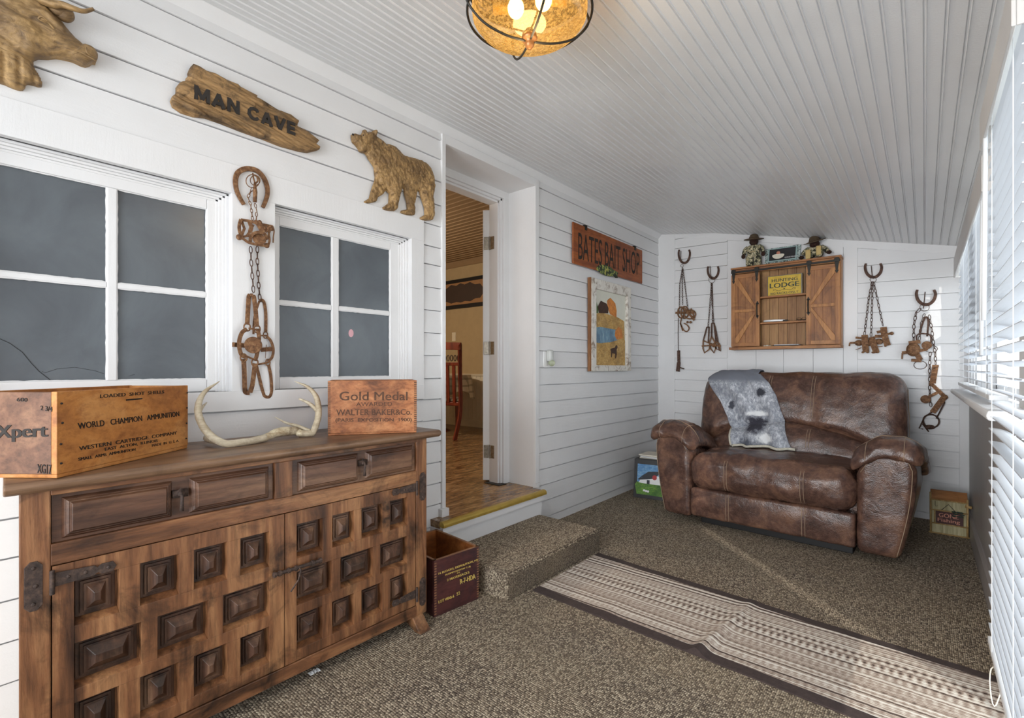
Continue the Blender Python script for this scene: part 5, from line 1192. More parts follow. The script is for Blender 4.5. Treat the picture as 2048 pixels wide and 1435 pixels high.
# ------------------------------------------------------------------ barn door wall cabinet
YF = 4.765
def cb_(u_, v_, y=YF): p = hy(u_, v_, y); return p.x, p.z
cx0, cx1, cz0, cz1 = cb_(1463.5, 0)[0], cb_(1682, 0)[0], 1.318, 2.072
cab = thing('barn_door_wall_cabinet', 'honey wood wall cabinet with two sliding barn doors and open shelves', 'wall cabinet', ((cx0 + cx1) / 2, 4.83, cz0))
MB().box(cx0, cx0 + .016, YF + .004, 4.882, cz0 + .02, cz1).build('side_panel', 'barn', cab, bevel=.0015)
MB().box(cx1 - .016, cx1, YF + .004, 4.882, cz0 + .02, cz1).build('side_panel', 'barn', cab, bevel=.0015)
MB().box(cx0 - .004, cx1 + .004, YF - .02, 4.882, cz1 - .016, cz1).box(cx0, cx1, YF, YF + .012, cz1 - .055, cz1 - .016).build('top_board', 'barnx', cab, bevel=.0015)
MB().box(cx0 - .012, cx1 + .004, YF - .045, 4.882, cz0, cz0 + .024).build('bottom_board', 'barnx', cab, bevel=.0015)
kx = MB(); x = cx0 + .016
while x < cx1 - .02: kx.box(x, min(x + .068, cx1 - .016), 4.868 + .002 * ((int(x * 100)) % 2), 4.882, cz0 + .024, cz1 - .016); x += .0705
kx.build('back_panel', 'barnback', cab, bevel=.001)
sx0, sx1 = cb_(1520, 0)[0], cb_(1613, 0)[0]
for z in (1.785, 1.553): MB().box(cx0 + .016, cx1 - .016, YF + .012, 4.868, z - .008, z + .006).build('shelf', 'barnx', cab, bevel=.0012)
MB().box(cx0 + .002, cx1 - .002, YF - .030, YF - .024, cz1 - .052, cz1 - .036).build('sliding_rail', 'black', cab, bevel=.001)
def bdoor(xa, xb, point):
    y0, y1 = YF - .022, YF - .004; d = MB(); za, zb = cz0 + .03, cz1 - .065; x = xa; n = 4; wd = (xb - xa) / n
    for k in range(n): d.box(xa + k * wd + .0022, xa + (k + 1) * wd - .0022, y1 - .006, y1, za, zb)
    d.box(xa, xb, y1 - .001, y1 + .001, za, zb); dd = d.build('door', 'barnp', cab); f = MB(); s = .034
    fr_ = MB().box(xa, xa + s, y0 + .004, y1 - .009, za, zb); fr_.build('door_stile', 'barn', dd, bevel=.0012); MB().box(xb - s, xb, y0 + .004, y1 - .009, za, zb).build('door_stile', 'barn', dd, bevel=.0012)
    MB().box(xa + s, xb - s, y0 + .004, y1 - .009, za, za + s).build('door_rail', 'barnx', dd, bevel=.0012); MB().box(xa + s, xb - s, y0 + .004, y1 - .009, zb - s, zb).build('door_rail', 'barnx', dd, bevel=.0012)
    zm = (za + zb) / 2 - .005; MB().box(xa + s, xb - s, y0 + .001, y1 - .004, zm - .012, zm + .012).build('door_rail', 'brace', dd, bevel=.001)
    xo, xi = (xa + s, xb - s) if point > 0 else (xb - s, xa + s); w_ = .030; sg = 1 if point > 0 else -1
    for zc_, q in ((zb - s, 1), (za + s, -1)):
        pts = [(xo, y0 + .003, zc_), (xo + sg * w_ * .9, y0 + .003, zc_), (xi, y0 + .003, zm + q * .022 + q * w_ * .5), (xi, y0 + .003, zm + q * .004), (xo, y0 + .003, zc_ - q * w_ * 1.3)]
        MB().prism([(a_, y0 - .002, c_) for a_, b_, c_ in pts], (0, .016, 0)).build('diagonal_brace', 'brace', dd, bevel=.0015)
    for xx in (xa + .022, xb - .022):
        h_ = MB(); h_.lathe([(0, -.004), (.019, -.004), (.020, 0), (.019, .004), (0, .004)], (xx, y0 - .006, cz1 - .036), (0, -1, 0), 20)
        zt = cz1 - .036; pts = [(xx - .017, zt), (xx + .017, zt), (xx + .006, zt - .085), (xx + .014, zt - .085), (xx, zt - .112), (xx - .014, zt - .085), (xx - .006, zt - .085)]
        h_.prism([(p[0], y0 - .003, p[1]) for p in pts], (0, .004, 0)); h_.build('roller_strap', 'black', dd, bevel=.0008)
    xh = xb - s / 2 if point > 0 else xa + s / 2; zh = zm + .0; h_ = MB()
    h_.tube(bez([(xh, y0 + .002, zh + .058), (xh, y0 - .014, zh + .045), (xh, y0 - .018, zh), (xh, y0 - .014, zh - .045), (xh, y0 + .002, zh - .058)], 5), .0055, 8)
    for q in (1, -1): h_.prism([(xh - .014, y0 + .002, zh + q * .052), (xh, y0 + .002, zh + q * .080), (xh + .014, y0 + .002, zh + q * .052), (xh, y0 + .002, zh + q * .046)], (0, -.004, 0))
    h_.build('door_handle', 'black', dd, smooth=False)
bdoor(cx0, sx0, 1); bdoor(sx1, cx1 - .004, -1)
# things standing in and on the cabinet
def sgn(u_, v_, y=4.80): p = hy(u_, v_, y); return p
p0, p1 = sgn(1536, 0), sgn(1602, 0); zb_s = 1.7915; hs_ = .172
sg_ = thing('hunting_lodge_sign', 'yellow metal sign reading HUNTING LODGE on the top shelf of the cabinet', 'sign', ((p0.x + p1.x) / 2, 4.80, zb_s))
MB().box(p0.x - .006, p1.x + .010, 4.805, 4.822, zb_s, zb_s + hs_ + .006).build('backing', 'pewter', sg_, bevel=.001)
MB().box(p0.x, p1.x, 4.800, 4.805, zb_s + .004, zb_s + hs_).build('face', 'yellow', sg_, bevel=.001)
wS = p1.x - p0.x
for body_, x0_, x1_, z0_, z1_, bo_ in [('HUNTING', .12, .9, .70, .86, .02), ('LODGE', .06, .94, .40, .64, .03), ('BIG RACKS ONLY', .08, .92, .06, .17, .01)]:
    mb = MB(); a = Vector((p0.x + wS * x0_, 4.80, zb_s + hs_ * z0_)); lettering(mb, body_, a, Vector((p0.x + wS * x1_, 4.80, a.z)), a + Vector((0, 0, hs_ * (z1_ - z0_))), (0, -1, 0), .0003, bo_); mb.build('lettering', M['navy'] if 'navy' in M else M.setdefault('navy', plain('dark green lettering', '#263a33', .6)), sg_)
mb = MB(); mx = p0.x + wS * .5
for q in (1, -1): mb.tube(bez([(mx + q * x * wS, 4.7985, zb_s + hs_ * z) for x, z in ((.0, .30), (.08, .27), (.16, .24), (.24, .28), (.30, .34), (.34, .30), (.30, .27))], 5), .0013, 5)
mb.ball((mx, 4.7985, zb_s + hs_ * .32), .006, .001, .004, 8, 5); mb.build('scroll_ornament', 'navy', sg_)
z2 = 1.5595
d = thing('oval_dish', 'white oval dish with a handle lying on the middle cabinet shelf', 'dish', (1.12, 4.80, z2)); a = sgn(1526, 0, 4.80).x; b = sgn(1570, 0, 4.80).x
def dish(p): return Vector((p.x, p.y, p.z))
mb = MB(); n = 28; prof_ = []
for k in range(n):
    q = 2 * math.pi * k / n; cx_ = a + .065; x = cx_ + (.065 if math.cos(q) < 0 else .11) * math.cos(q); y = 4.815 + (.035 if abs(math.cos(q)) < .8 or math.cos(q) < 0 else .02) * math.sin(q); prof_.append((x, y))
mb.prism([(x, y, z2 + .004) for x, y in prof_], (0, 0, .016)); mb.build('dish_body', 'white', d, bevel=.005)
MB().pillow(b - .03, b + .022, 4.80, 4.825, z2, z2 + .016, .007, 6).build('handle', 'blackp', d, smooth=True)
g = thing('folded_eyeglasses', 'folded dark eyeglasses at the right end of the middle cabinet shelf', 'eyeglasses', (1.33, 4.80, z2)); mb = MB()
for xx in (1.315, 1.352): mb.tube([(xx + .016 * math.cos(q), 4.80 - .003 * math.sin(q), z2 + .015 + .0125 * math.sin(q)) for q in np.linspace(0, 2 * math.pi, 14, endpoint=False)], .0015, 5, True)
mb.tube([(1.331, 4.80, z2 + .017), (1.336, 4.80, z2 + .017)], .0015, 5); mb.tube([(1.299, 4.80, z2 + .018), (1.300, 4.815, z2 + .016), (1.36, 4.822, z2 + .004)], .0016, 5); mb.tube([(1.368, 4.80, z2 + .018), (1.367, 4.817, z2 + .012), (1.31, 4.826, z2 + .003)], .0016, 5); mb.build('frame', 'blackp', g, smooth=True)
z3 = cz0 + .0245
tb3 = thing('tablet', 'black tablet with a pale edge lying on the cabinet bottom board', 'tablet', (1.2, 4.79, z3)); a = sgn(1546, 0, 4.79).x; b = sgn(1603, 0, 4.79).x
MB().box(a, b, 4.765, 4.86, z3, z3 + .010).build('case', 'blackp', tb3, bevel=.003); MB().box(a + .01, b - .018, 4.775, 4.858, z3 + .0102, z3 + .0155).build('cover', 'white', tb3, bevel=.002)
for k, (xx, r_) in enumerate(((1.047, .009), (1.068, .011), (1.090, .008))):
    s_ = thing('seashell', ['leftmost of the three small pale shells in the cabinet', 'middle one of the three small pale shells in the cabinet', 'small pale shell nearest the tablet in the cabinet'][k], 'shell', (xx, 4.79, z3), group='shells in the cabinet'); MB().ball((xx, 4.79 + .004 * k, z3 + r_ * .7), r_ * 1.2, r_, r_ * .7, 10, 7).build('shell_body', 'cream', s_, smooth=True)

def doll(cx_, y, z, label, sitting):
    o = thing('plush_ranger_doll', label, 'stuffed toy', (cx_, y, z)); s = 1.0
    if not sitting:
        for q in (-1, 1): MB().pillow(cx_ + q * .034 - .030, cx_ + q * .034 + .030, y - .025, y + .025, z + .0, z + .105, .022, 8).build('trouser_leg', 'camo', o, smooth=True)
        MB().pillow(cx_ - .052, cx_ + .052, y - .032, y + .03, z + .085, z + .195, .028, 10).build('shirt', 'camo', o, smooth=True)
        for q in (-1, 1):
            MB().tube(bez([(cx_ + q * .045, y, z + .178), (cx_ + q * .070, y - .004, z + .155), (cx_ + q * .078, y - .01, z + .12)], 4), [.020] * 5 + [.018] * 4, 10).build('sleeve', 'camo', o, smooth=True)
            MB().ball((cx_ + q * .083, y - .012, z + .100), .018, .016, .021, 10, 8).build('paw', 'plush', o, smooth=True)
        hc = Vector((cx_ + .004, y - .006, z + .222)); tilt = .10; MB().tube([(cx_ - .02, y - .034, z + .128), (cx_ + .02, y - .034, z + .128)], .007, 6).build('pocket', M['cream2'], o)
    else:
        MB().pillow(cx_ - .056, cx_ + .056, y - .02, y + .05, z + .02, z + .115, .028, 10).build('shirt', 'camo', o, smooth=True)
        for q in (-1, 1):
            MB().tube([(cx_ + q * .030, y, z + .036), (cx_ + q * .036, y - .055, z + .034)], [.026, .023], 10).build('trouser_leg', 'camo', o, smooth=True)
            zc_ = z + (.052 if q > 0 else .030); c_ = Vector((cx_ + q * .038 - .004, y - .068, zc_ - .0))
            MB().pillow(c_.x - .019, c_.x + .019, c_.y - .008, c_.y + .012, zc_ - .032, zc_ + .046, .018, 8).build('foot_sole', 'sole', o, smooth=True)
            MB().tube(bez([(cx_ + q * .045, y + .01, z + .10), (cx_ + q * .075, y, z + .075), (cx_ + q * .088, y - .008, z + .050)], 4), [.019] * 9, 10).build('sleeve', 'camo', o, smooth=True)
            MB().ball((cx_ + q * .100, y - .010, z + .035 + .008 * q), .020, .016, .016, 10, 8).build('paw', 'plush', o, smooth=True)
        hc = Vector((cx_ - .004, y - .004, z + .128)); tilt = -.35
    hd = MB().ball(hc, .038, .034, .034, 16, 12).ball(hc + Vector((0, -.032, -.008)), .017, .016, .014, 12, 8); hd.build('head', 'plush', o, smooth=True)
    mb = MB(); ax__ = Vector((math.sin(tilt) * .5, -.25 if sitting else -.12, 1)).normalized(); mb.lathe([(.0, -.002), (.036, -.004), (.082, .0), (.084, .004), (.06, .006), (.043, .010), (.036, .028), (.030, .042), (.012, .050), (0, .049)], hc + Vector((0, 0, .020)), ax__, 28); mb.build('hat', 'felt', o, smooth=True)
M['cream2'] = plain('tan pocket cloth', '#b5a47f', .9)
doll(hy(1507, 0, 4.79).x, 4.79, cz1 + .0005, 'standing brown plush doll in camouflage and ranger hat on the cabinet', False)
doll(hy(1630, 0, 4.80).x, 4.81, cz1 + .0005, 'seated brown plush doll with its tan soles facing out on the cabinet', True)
xa, xb = hy(1529, 0, 4.84).x, hy(1600, 0, 4.84).x; zt = cz1 + .0005
pf = thing('framed_fishing_picture', 'small picture in a pale leafy frame propped between the two plush dolls', 'picture', ((xa + xb) / 2, 4.84, zt))
MB().obb((xa, 4.835, zt), (xb - xa, 0, 0), (0, .045, .160), (0, .008, -.002)).build('outer_frame', 'camog', pf, bevel=.002)
ya_, = (4.822,); a = hy(1535, 0, ya_).x; b = hy(1593, 0, ya_).x; zz_a, zz_b = hy(1535, 520, ya_).z, hy(1593, 487, ya_).z; zl = zt + .028; zh_ = zt + .150
tv = Vector((0, .034, .122)); MB().obb((a, ya_ + .002, zl), (b - a, 0, 0), tv, (0, .010, -.002)).build('inner_frame', 'teal', pf, bevel=.002)
MB().obb((a + .010, ya_ + .0035, zl + .009), (b - a - .020, 0, 0), tv * .86, (0, .001, 0)).build('picture_board', 'dark', pf)
nn = Vector((0, -.122, .034)).normalized(); mb = MB(); c0 = Vector((a + .085, ya_ + .013, zl + .052)) + nn * .006
q_ = [c0 + Vector((.048 * math.cos(t), 0, 0)) + tv.normalized() * (.036 * math.sin(t) if math.sin(t) < 0 else .012 * math.sin(t)) for t in np.linspace(0, 2 * math.pi, 22, endpoint=False)]
mb.prism(q_, nn * .001); mb.build('painted_boat', 'cream', pf); mb = MB(); mb.ball(c0 + tv.normalized() * .020 + nn * .002, .016, .004, .016, 12, 8); mb.build('painted_figure', 'pinkink', pf, smooth=True)
mb = MB(); tvn = tv.normalized(); Bp = Vector((a + .135, ya_ + .012, zl + .018)) + nn * .004; lettering(mb, 'GONE FISHING', Bp, Bp + Vector((.10, 0, 0)), Bp + tvn * .012, nn, .001, .0); mb.build('lettering', 'white', pf)

# ------------------------------------------------------------------ gone fishing box by the right corner
gx0, gx1 = 2.168, 2.368; gy = 4.50; H_ = .285
gf = thing('gone_fishing_box', 'small reed and bamboo wall pocket with a GONE Fishing plaque on the floor at right', 'decoration', ((gx0 + gx1) / 2, gy + .05, 0))
g3 = lambda u_, v_, d=0: hy(1840 + u_ / 10.25, 960 + v_ / 10.25, gy - d)
MB().box(gx0 + .006, gx1 - .006, gy + .004, gy + .09, .004, .235).build('reed_body', 'reed', gf)
MB().obb((gx0 + .004, gy + .008, .236), (gx1 - gx0 - .008, 0, 0), (0, .085, .048), (0, -.003, .006)).build('lid', 'barnx', gf, bevel=.001)
for nm_, a, b, r_ in (('bamboo_post', (gx0 + .006, gy, 0), (gx0 + .004, gy, .285), .006), ('bamboo_post', (gx1 - .006, gy, 0), (gx1 - .006, gy, .262), .006), ('bamboo_rail', (gx0 - .006, gy - .002, .006), (gx1 + .010, gy - .002, .006), .005), ('bamboo_rail', (gx0, gy - .003, .236), (gx1, gy - .003, .236), .0045),
                     ('bamboo_rail', (gx0 + .01, gy - .008, .166), (gx1 - .006, gy - .008, .166), .0045), ('bamboo_rail', (gx0 + .012, gy - .008, .074), (gx1 - .002, gy - .008, .074), .0045), ('bamboo_rail', (gx0 + .026, gy - .008, .074), (gx0 + .026, gy - .008, .166), .004)):
    MB().tube([a, b], r_, 9).build(nm_, 'bamboo', gf, smooth=True)
MB().box(gx0 + .032, gx1 - .028, gy - .010, gy - .002, .078, .161).build('plaque', 'maroon', gf, bevel=.001)
for body_, a, b, c_, d_ in (('GONE', .048, .148, .122, .150), ('Fishing', .042, .156, .084, .115)):
    mb = MB(); B_ = Vector((gx0 + a, gy - .010, c_)); lettering(mb, body_, B_, B_ + Vector((b - a, 0, 0)), B_ + Vector((0, 0, d_ - c_)), (0, -1, 0), .0004, .02); mb.build('lettering', 'pinkink', gf)
mb = MB(); mb.tube([(gx0 + .060, gy - .008, .168), (gx0 + .097, gy - .006, .214), (gx0 + .135, gy - .008, .168)], .0018, 6); mb.tube([(gx0 + .028, gy - .006, .226), (gx0 + .028, gy - .006, .2), (gx0 + .034, gy - .006, .190), (gx0 + .04, gy - .006, .197)], .0013, 5); mb.build('hanging_cord', 'ink', gf, smooth=True)
mb = MB()
for k in range(9): q = k * .7; mb.ball((gx0 + .145 + .022 * math.cos(q * 2), gy - .012, .155 + .016 * math.sin(q * 3)), .013, .003, .006, 8, 5)
mb.build('fir_sprig', 'greenleaf', gf, smooth=True)
MB().tube([(gx1 - .016, gy + .006, .215), (gx1 + .015, gy - .006, .212)], .010, 10).build('rod_handle', 'bamboo', gf, smooth=True)

# ------------------------------------------------------------------ barn painting and magazines behind the loveseat
pa = Vector((.150, 4.03, 0)); pb = Vector((.50, 4.085, 0)); ud = (pb - pa).normalized(); vn = Vector((ud.y, -ud.x, 0)); lean = (UP * .335 - vn * .045)
pt = thing('barn_painting', 'black framed painting of a white barn leaning beside the left arm of the loveseat', 'painting', tuple(pa))
MB().obb(pa, ud * .37, lean, -vn * .016).build('frame', 'blackp', pt, bevel=.002)
nP = ud.cross(lean).normalized(); nP = nP if nP.dot(vn) > 0 else -nP
def pq(a, b, h=.001): return pa + ud * a + lean * b + nP * h
def pp(nm, pts, m, h): return MB().prism([pq(a, b, h) for a, b in pts], nP * .0008).build(nm, m, pt)
M['psky'] = resin('painted blue sky', '#3f78b5', '#6fa3cf', '#a8c8dd', (1, 1, 2)); M['pgrass'] = resin('painted grass', '#2f5a22', '#5c8c34', '#9bbb45', (1, 1, 3)); M['proof'] = plain('painted dark roof', '#33353c', .6); M['pred'] = plain('painted red circle', '#b53a3a', .6)
for k_ in ('psky', 'pgrass'): M[k_].node_tree.nodes['Principled BSDF'].inputs['Metallic'].default_value = 0
pp('painted_sky', [(.03, .30), (.34, .30), (.34, .88), (.03, .88)], 'psky', .001); pp('painted_field', [(.012, .34), (.03, .42), (.10, .40), (.34, .38), (.34, .09), (.03, .10)], 'pgrass', .0015)
pp('painted_barn', [(.045, .40), (.06, .47), (.15, .52), (.20, .60), (.24, .60), (.27, .45), (.27, .38), (.10, .385)], 'white', .0028); pp('painted_roof', [(.06, .55), (.13, .70), (.24, .73), (.205, .60), (.17, .53), (.11, .53)], 'proof', .0038); pp('painted_lean_to_roof', [(.035, .47), (.06, .54), (.13, .545), (.17, .53), (.12, .50), (.06, .47)], 'proof', .0042)
pp('painted_barn_door', [(.118, .38), (.143, .38), (.143, .48), (.118, .48)], 'proof', .0048); pp('painted_barn_circle', [(.185 + .020 * math.cos(t), .56 + .065 * math.sin(t)) for t in np.linspace(0, 6.283, 16, endpoint=False)], 'pred', .0045)
for k_, (a, b) in enumerate(((.095, .20), (.113, .19), (.131, .185))): pp('painted_cow', [(a - .009, b), (a - .007, b + .03), (a + .008, b + .035), (a + .011, b + .01), (a + .007, b - .02), (a - .005, b - .02)], 'white', .004)
bx = thing('cardboard_box', 'dark storage box mostly hidden behind the barn painting', 'box', (.28, 4.20, 0)); MB().box(.10, .43, 4.175, 4.44, 0, .325).build('box_body', plain('grey storage box', '#5b5a5c', .7), bx, bevel=.004)
for k_, (dx, dy, an_, m_) in enumerate(((.0, .0, .05, 'cream'), (.012, -.01, -.08, 'white'), (-.006, -.004, .03, 'cream'))):
    mg = thing('magazine', ['magazine at the bottom of the small pile behind the barn painting', 'pale magazine in the middle of the small pile behind the barn painting', 'uppermost magazine of the small pile behind the barn painting'][k_], 'magazine', (.29 + dx, 4.18 + dy, .3255 + k_ * .0125), group='magazines behind the painting')
    c_, s_ = math.cos(an_), math.sin(an_); U_2 = Vector((c_, s_, 0)); V_2 = Vector((-s_, c_, 0)); o_ = Vector((.14 + dx, 4.178 + dy, .3255 + k_ * .0125))
    MB().obb(o_, U_2 * .27, V_2 * .21, (0, 0, .0115)).build('pages', m_, mg, bevel=.003)
# ------------------------------------------------------------------ rug
RX0, RX1 = .594, 2.372
def ry(x, t): return lerp(lerp(1.992, 1.952, (x - RX0) / 1.15), lerp(2.655, 2.592, (x - RX0) / 1.0), t)
def rz(x, t):
    xc = lerp(1.475, 1.40, 1 - t) if False else lerp(1.44, 1.50, t); d = (x - xc) / .028; d2 = (x - 1.0) / .05
    return .006 + .026 * math.exp(-d * d) * (1 - .75 * t) + .004 * math.exp(-d2 * d2) * (1 - t) + .0015 * noise.noise(Vector((x * 6, t * 3, 0)))
rug = thing('striped_runner_rug', 'cream and brown striped runner rug with dark brown borders', 'rug', (1.45, 2.3, 0))
def rugpart(nm, t0, t1, m, nv):
    mb = MB(); nu = 150
    def fn(i, j, dz=0): x = lerp(RX0, RX1, i); t = lerp(t0, t1, j); return (x, ry(x, t), rz(x, t) + dz)
    mb.grid(fn, nu, nv); k = len(mb.v)
    for t in (t0, t1):
        b = len(mb.v)
        for i in range(nu + 1): x, y, z = fn(i / nu, 0 if t == t0 else 1); mb.v += [(x, y, z), (x, y, .0008)]
        for i in range(nu): q = (b + 2 * i, b + 2 * i + 1, b + 2 * i + 3, b + 2 * i + 2); mb.f.append(q if t == t0 else q[::-1])
    return mb.build(nm, m, rug, smooth=False)
rugpart('woven_field', .085, .925, 'rug', 30); rugpart('border', 0, .085, 'rugedge', 3); rugpart('border', .925, 1, 'rugedge', 3)

# ------------------------------------------------------------------ ceiling light
LX, LY = 1.275, 1.10
lt_ = thing('ceiling_light', 'flush caged ceiling light with an amber glass bowl', 'ceiling light', (LX, LY, 2.29))
zc0 = zc(LX)
mb = MB(); mb.lathe([(0, 0), (.178, 0), (.186, -.012), (.186, -.062), (.180, -.070), (.170, -.068), (.170, -.02), (0, -.02)], (LX, LY, zc0 + .012), (0, 0, 1), 48); mb.build('ceiling_pan', 'black', lt_, smooth=False)
gm = NT('amber seeded glass'); trn = gm.n('ShaderNodeBsdfTransparent'); trn.inputs[0].default_value = L('#ffe3b0'); tl2 = gm.n('ShaderNodeBsdfTranslucent'); tl2.inputs[0].default_value = L('#f2cf8f'); gs = gm.n('ShaderNodeBsdfGlossy'); gs.inputs['Roughness'].default_value = .08; gs.inputs[0].default_value = (1, .85, .6, 1)
m1 = gm.n('ShaderNodeMixShader'); sd_n = gm.noise(gm.mapped(), 120, 3, .7); rr_ = gm.ramp(sd_n, [(.45, (.28, .28, .28, 1)), (.62, (.62, .62, .62, 1))]); gm.l(rr_, m1.inputs[0]); gm.l(trn.outputs[0], m1.inputs[1]); gm.l(tl2.outputs[0], m1.inputs[2])
m2 = gm.n('ShaderNodeMixShader'); m2.inputs[0].default_value = .10; gm.l(m1.outputs[0], m2.inputs[1]); gm.l(gs.outputs[0], m2.inputs[2]); gm.l(m2.outputs[0], gm.out.inputs[0])
zr_ = 2.165
mb = MB(); mb.lathe([(.163, .05), (.165, .01), (.163, -.008), (.148, -.028), (.115, -.046), (.06, -.061), (0.0, -.065)], (LX, LY, zr_), (0, 0, 1), 48); mb.build('glass_bowl', gm.m, lt_, smooth=True)
bm_ = bpy.data.materials.new('glowing bulb'); bm_.use_nodes = True; b_ = bm_.node_tree.nodes['Principled BSDF']; b_.inputs['Emission Color'].default_value = L('#ffe2a8'); b_.inputs['Emission Strength'].default_value = 14; b_.inputs['Base Color'].default_value = (1, .9, .7, 1)
rv = Vector((math.cos(TH), math.sin(TH), 0))
for s_ in (-1, 1):
    c_ = Vector((LX, LY, zr_ + .028)) + rv * s_ * .052 - Vector((0, .02 * s_, 0))
    MB().ball(c_ , .024, .024, .028, 16, 12).build('bulb', bm_, lt_, smooth=True)
    MB().tube([c_ + rv * s_ * .024, c_ + rv * s_ * .066], .016, 14).build('lamp_socket', 'brass', lt_, smooth=False)
mb = MB(); mb.tube([(LX + .178 * math.cos(q), LY + .178 * math.sin(q), zr_) for q in np.linspace(0, 2 * math.pi, 64, endpoint=False)], .0036, 8, True); mb.build('cage_ring', 'black', lt_, smooth=True)
a0_ = math.atan2(.784, -.62) + .30
for k in range(4):
    q = a0_ + k * math.pi / 2; d = Vector((math.cos(q), math.sin(q), 0)); C_ = Vector((LX, LY, 0))
    P = bez([C_ + d * .012 + UP * (zr_ - .078), C_ + d * .07 + UP * (zr_ - .072), C_ + d * .13 + UP * (zr_ - .050), C_ + d * .172 + UP * (zr_ - .012), C_ + d * .184 + UP * (zr_ + .02), C_ + d * .164 + UP * (zr_ + .055)], 6)
    MB().tube(P, .0034, 8).build('cage_arm', 'black', lt_, smooth=True)
mb = MB(); mb.lathe([(0, .010), (.021, .008), (.023, .0), (.020, -.006), (.012, -.009), (.014, -.016), (.012, -.023), (.006, -.030), (0, -.031)], (LX, LY, zr_ - .070), (0, 0, 1), 24); mb.build('finial', M.setdefault('bronze', plain('warm bronze', '#8f6238', .35, .4)), lt_, smooth=True)
pl_ = light('ceiling_light_glow', 'POINT', (LX, LY, zr_ - .10), 5.5, (1.0, .74, .42), radius=.09); 

# ------------------------------------------------------------------ window blinds
def blind(label, y0, y1, ztop, zbot, xi, wd, slat_w, tilt, vx, vz, pitch=.0445, wand=None, vend=True):
    o = thing('window_blind', label, 'window blind', (xi + wd / 2, (y0 + y1) / 2, zbot))
    xo = xi + wd
    v = MB(); v.box(vx, vx + .008, y0 - .03, y1 + .03, vz, ztop + .035); v.box(vx + .0081, XR - .002, y0 - .03, y0 - .024, vz, ztop + .035); v.box(vx + .0081, XR - .002, y1 + .024, y1 + .03, vz, ztop + .035); v.build('valance', M.setdefault('valance', plain('valance vinyl', '#cfccc9', .4, 0, .01)), o, bevel=.002)
    MB().box(xi + .004, xo - .002, y0, y1, ztop - .012, ztop + .026).build('head_rail', 'vinyl', o, bevel=.002)
    s = MB(); z = zbot + .05; ca_, sa_ = math.cos(tilt), math.sin(tilt); xc = (xi + xo) / 2; n = 0
    while z < ztop - .03:
        pr_ = []
        for k in range(7):
            q = (k / 6 - .5) * slat_w; cv = .0035 * (1 - (2 * k / 6 - 1) ** 2); pr_.append((xc + q * ca_ - cv * sa_, z + q * sa_ + cv * ca_))
        up_ = [(a + -sa_ * .0028, b + ca_ * .0028) for a, b in pr_][::-1]
        pts = pr_ + up_; s.prism([(a, y0, b) for a, b in pts], (0, y1 - y0, 0)); z += pitch; n += 1
    s.build('slats', 'slat', o)
    MB().box(xc - .026, xc + .026, y0, y1, zbot - .004, zbot + .016).build('bottom_rail', 'vinyl', o, bevel=.003)
    k = 0
    for yy in np.linspace(y0 + .12, y1 - .12, max(2, int((y1 - y0) / .45) + 1)):
        for xx in (xc - slat_w / 2 * ca_ - .001, xc + slat_w / 2 * ca_ + .001): MB().tube([(xx, yy, zbot), (xx, yy, ztop)], .0011, 5).build('ladder_cord', 'vinyl', o)
    if wand: MB().tube([(xi - .006, wand[0], ztop - .02), (xi - .010, wand[0], wand[1])], .0062, 8).build('tilt_wand', 'vinyl', o, smooth=True)
    return o
blind('white slatted blind over the far windows beside the back wall', 2.52, 4.70, 1.90, 1.035, 2.318, .06, .050, R(-14), 2.300, 1.80, wand=(2.62, 1.20))
blind('long white slatted blind over the glazed door at the right edge', 1.49, 2.20, 1.945, .27, 2.292, .06, .050, R(-13), 2.279, 1.868, pitch=.042, wand=(2.12, 1.30))
bl2 = [o for o in COL.objects if o.name.startswith('window_blind') and o.get('label', '').startswith('long')][0]
for yy, zz_ in ((2.02, .21), (1.74, .18)): MB().tube([(2.30 - .012 * math.sin(q), yy + .02 * math.sin(q * 2), zz_ + .055 * math.cos(q)) for q in np.linspace(0, 2 * math.pi, 18, endpoint=False)], .0016, 5, True).build('cord_loop', 'cream', bl2)

# ------------------------------------------------------------------ kitchen things seen through the doorway
def ky(u_, v_, y=KY): return hy(u_, v_, y)
xa, xb = -3.72, -2.52; s_ = thing('framed_kitchen_sign', 'black framed sign with a dark scalloped plaque on the kitchen wall', 'sign', ((xa + xb) / 2, KY - .02, 2.26))
MB().box(xa, xb, KY - .03, KY - .002, 2.04, 2.475).build('frame', 'blackp', s_, bevel=.004); MB().box(xa + .055, xb - .055, KY - .034, KY - .03, 2.095, 2.42).build('mat', plain('orange tan mat', '#a37a52', .7), s_)
cxm = (xa + xb) / 2 + .02; pts = [(cxm + sx_ * x, 2.257 + sz_ * z) for sx_, sz_, l in ((1, 1, [(.46, .04), (.40, .10), (.30, .10), (.20, .145), (.09, .12), (.0, .15)]), (-1, 1, [(.09, .12), (.20, .145), (.30, .10), (.40, .10), (.46, .04)]), (-1, -1, [(.46, .04), (.40, .10), (.30, .10), (.20, .135), (.09, .12), (.0, .135)]), (1, -1, [(.09, .12), (.20, .135), (.30, .10), (.40, .10), (.46, .04)])) for x, z in l]
MB().prism([(a, KY - .034, b) for a, b in pts], (0, -.006, 0)).build('plaque', plain('dark brown plaque', '#42332c', .6), s_)
MB().box(-3.315, -3.235, KY - .008, KY, 1.56, 1.69).build('x', 'kwhite'); o = bpy.data.objects['x']; o.name = 'light_switch'; tag(o, 'cream light switch plate on the tan kitchen wall below the framed sign', 'light switch')
fx, fy = -2.06, 4.0
c_ = thing('dining_chair', 'cherry red wooden slat-back dining chair seen from behind in the kitchen', 'chair', (fx - .2, fy, KZ))
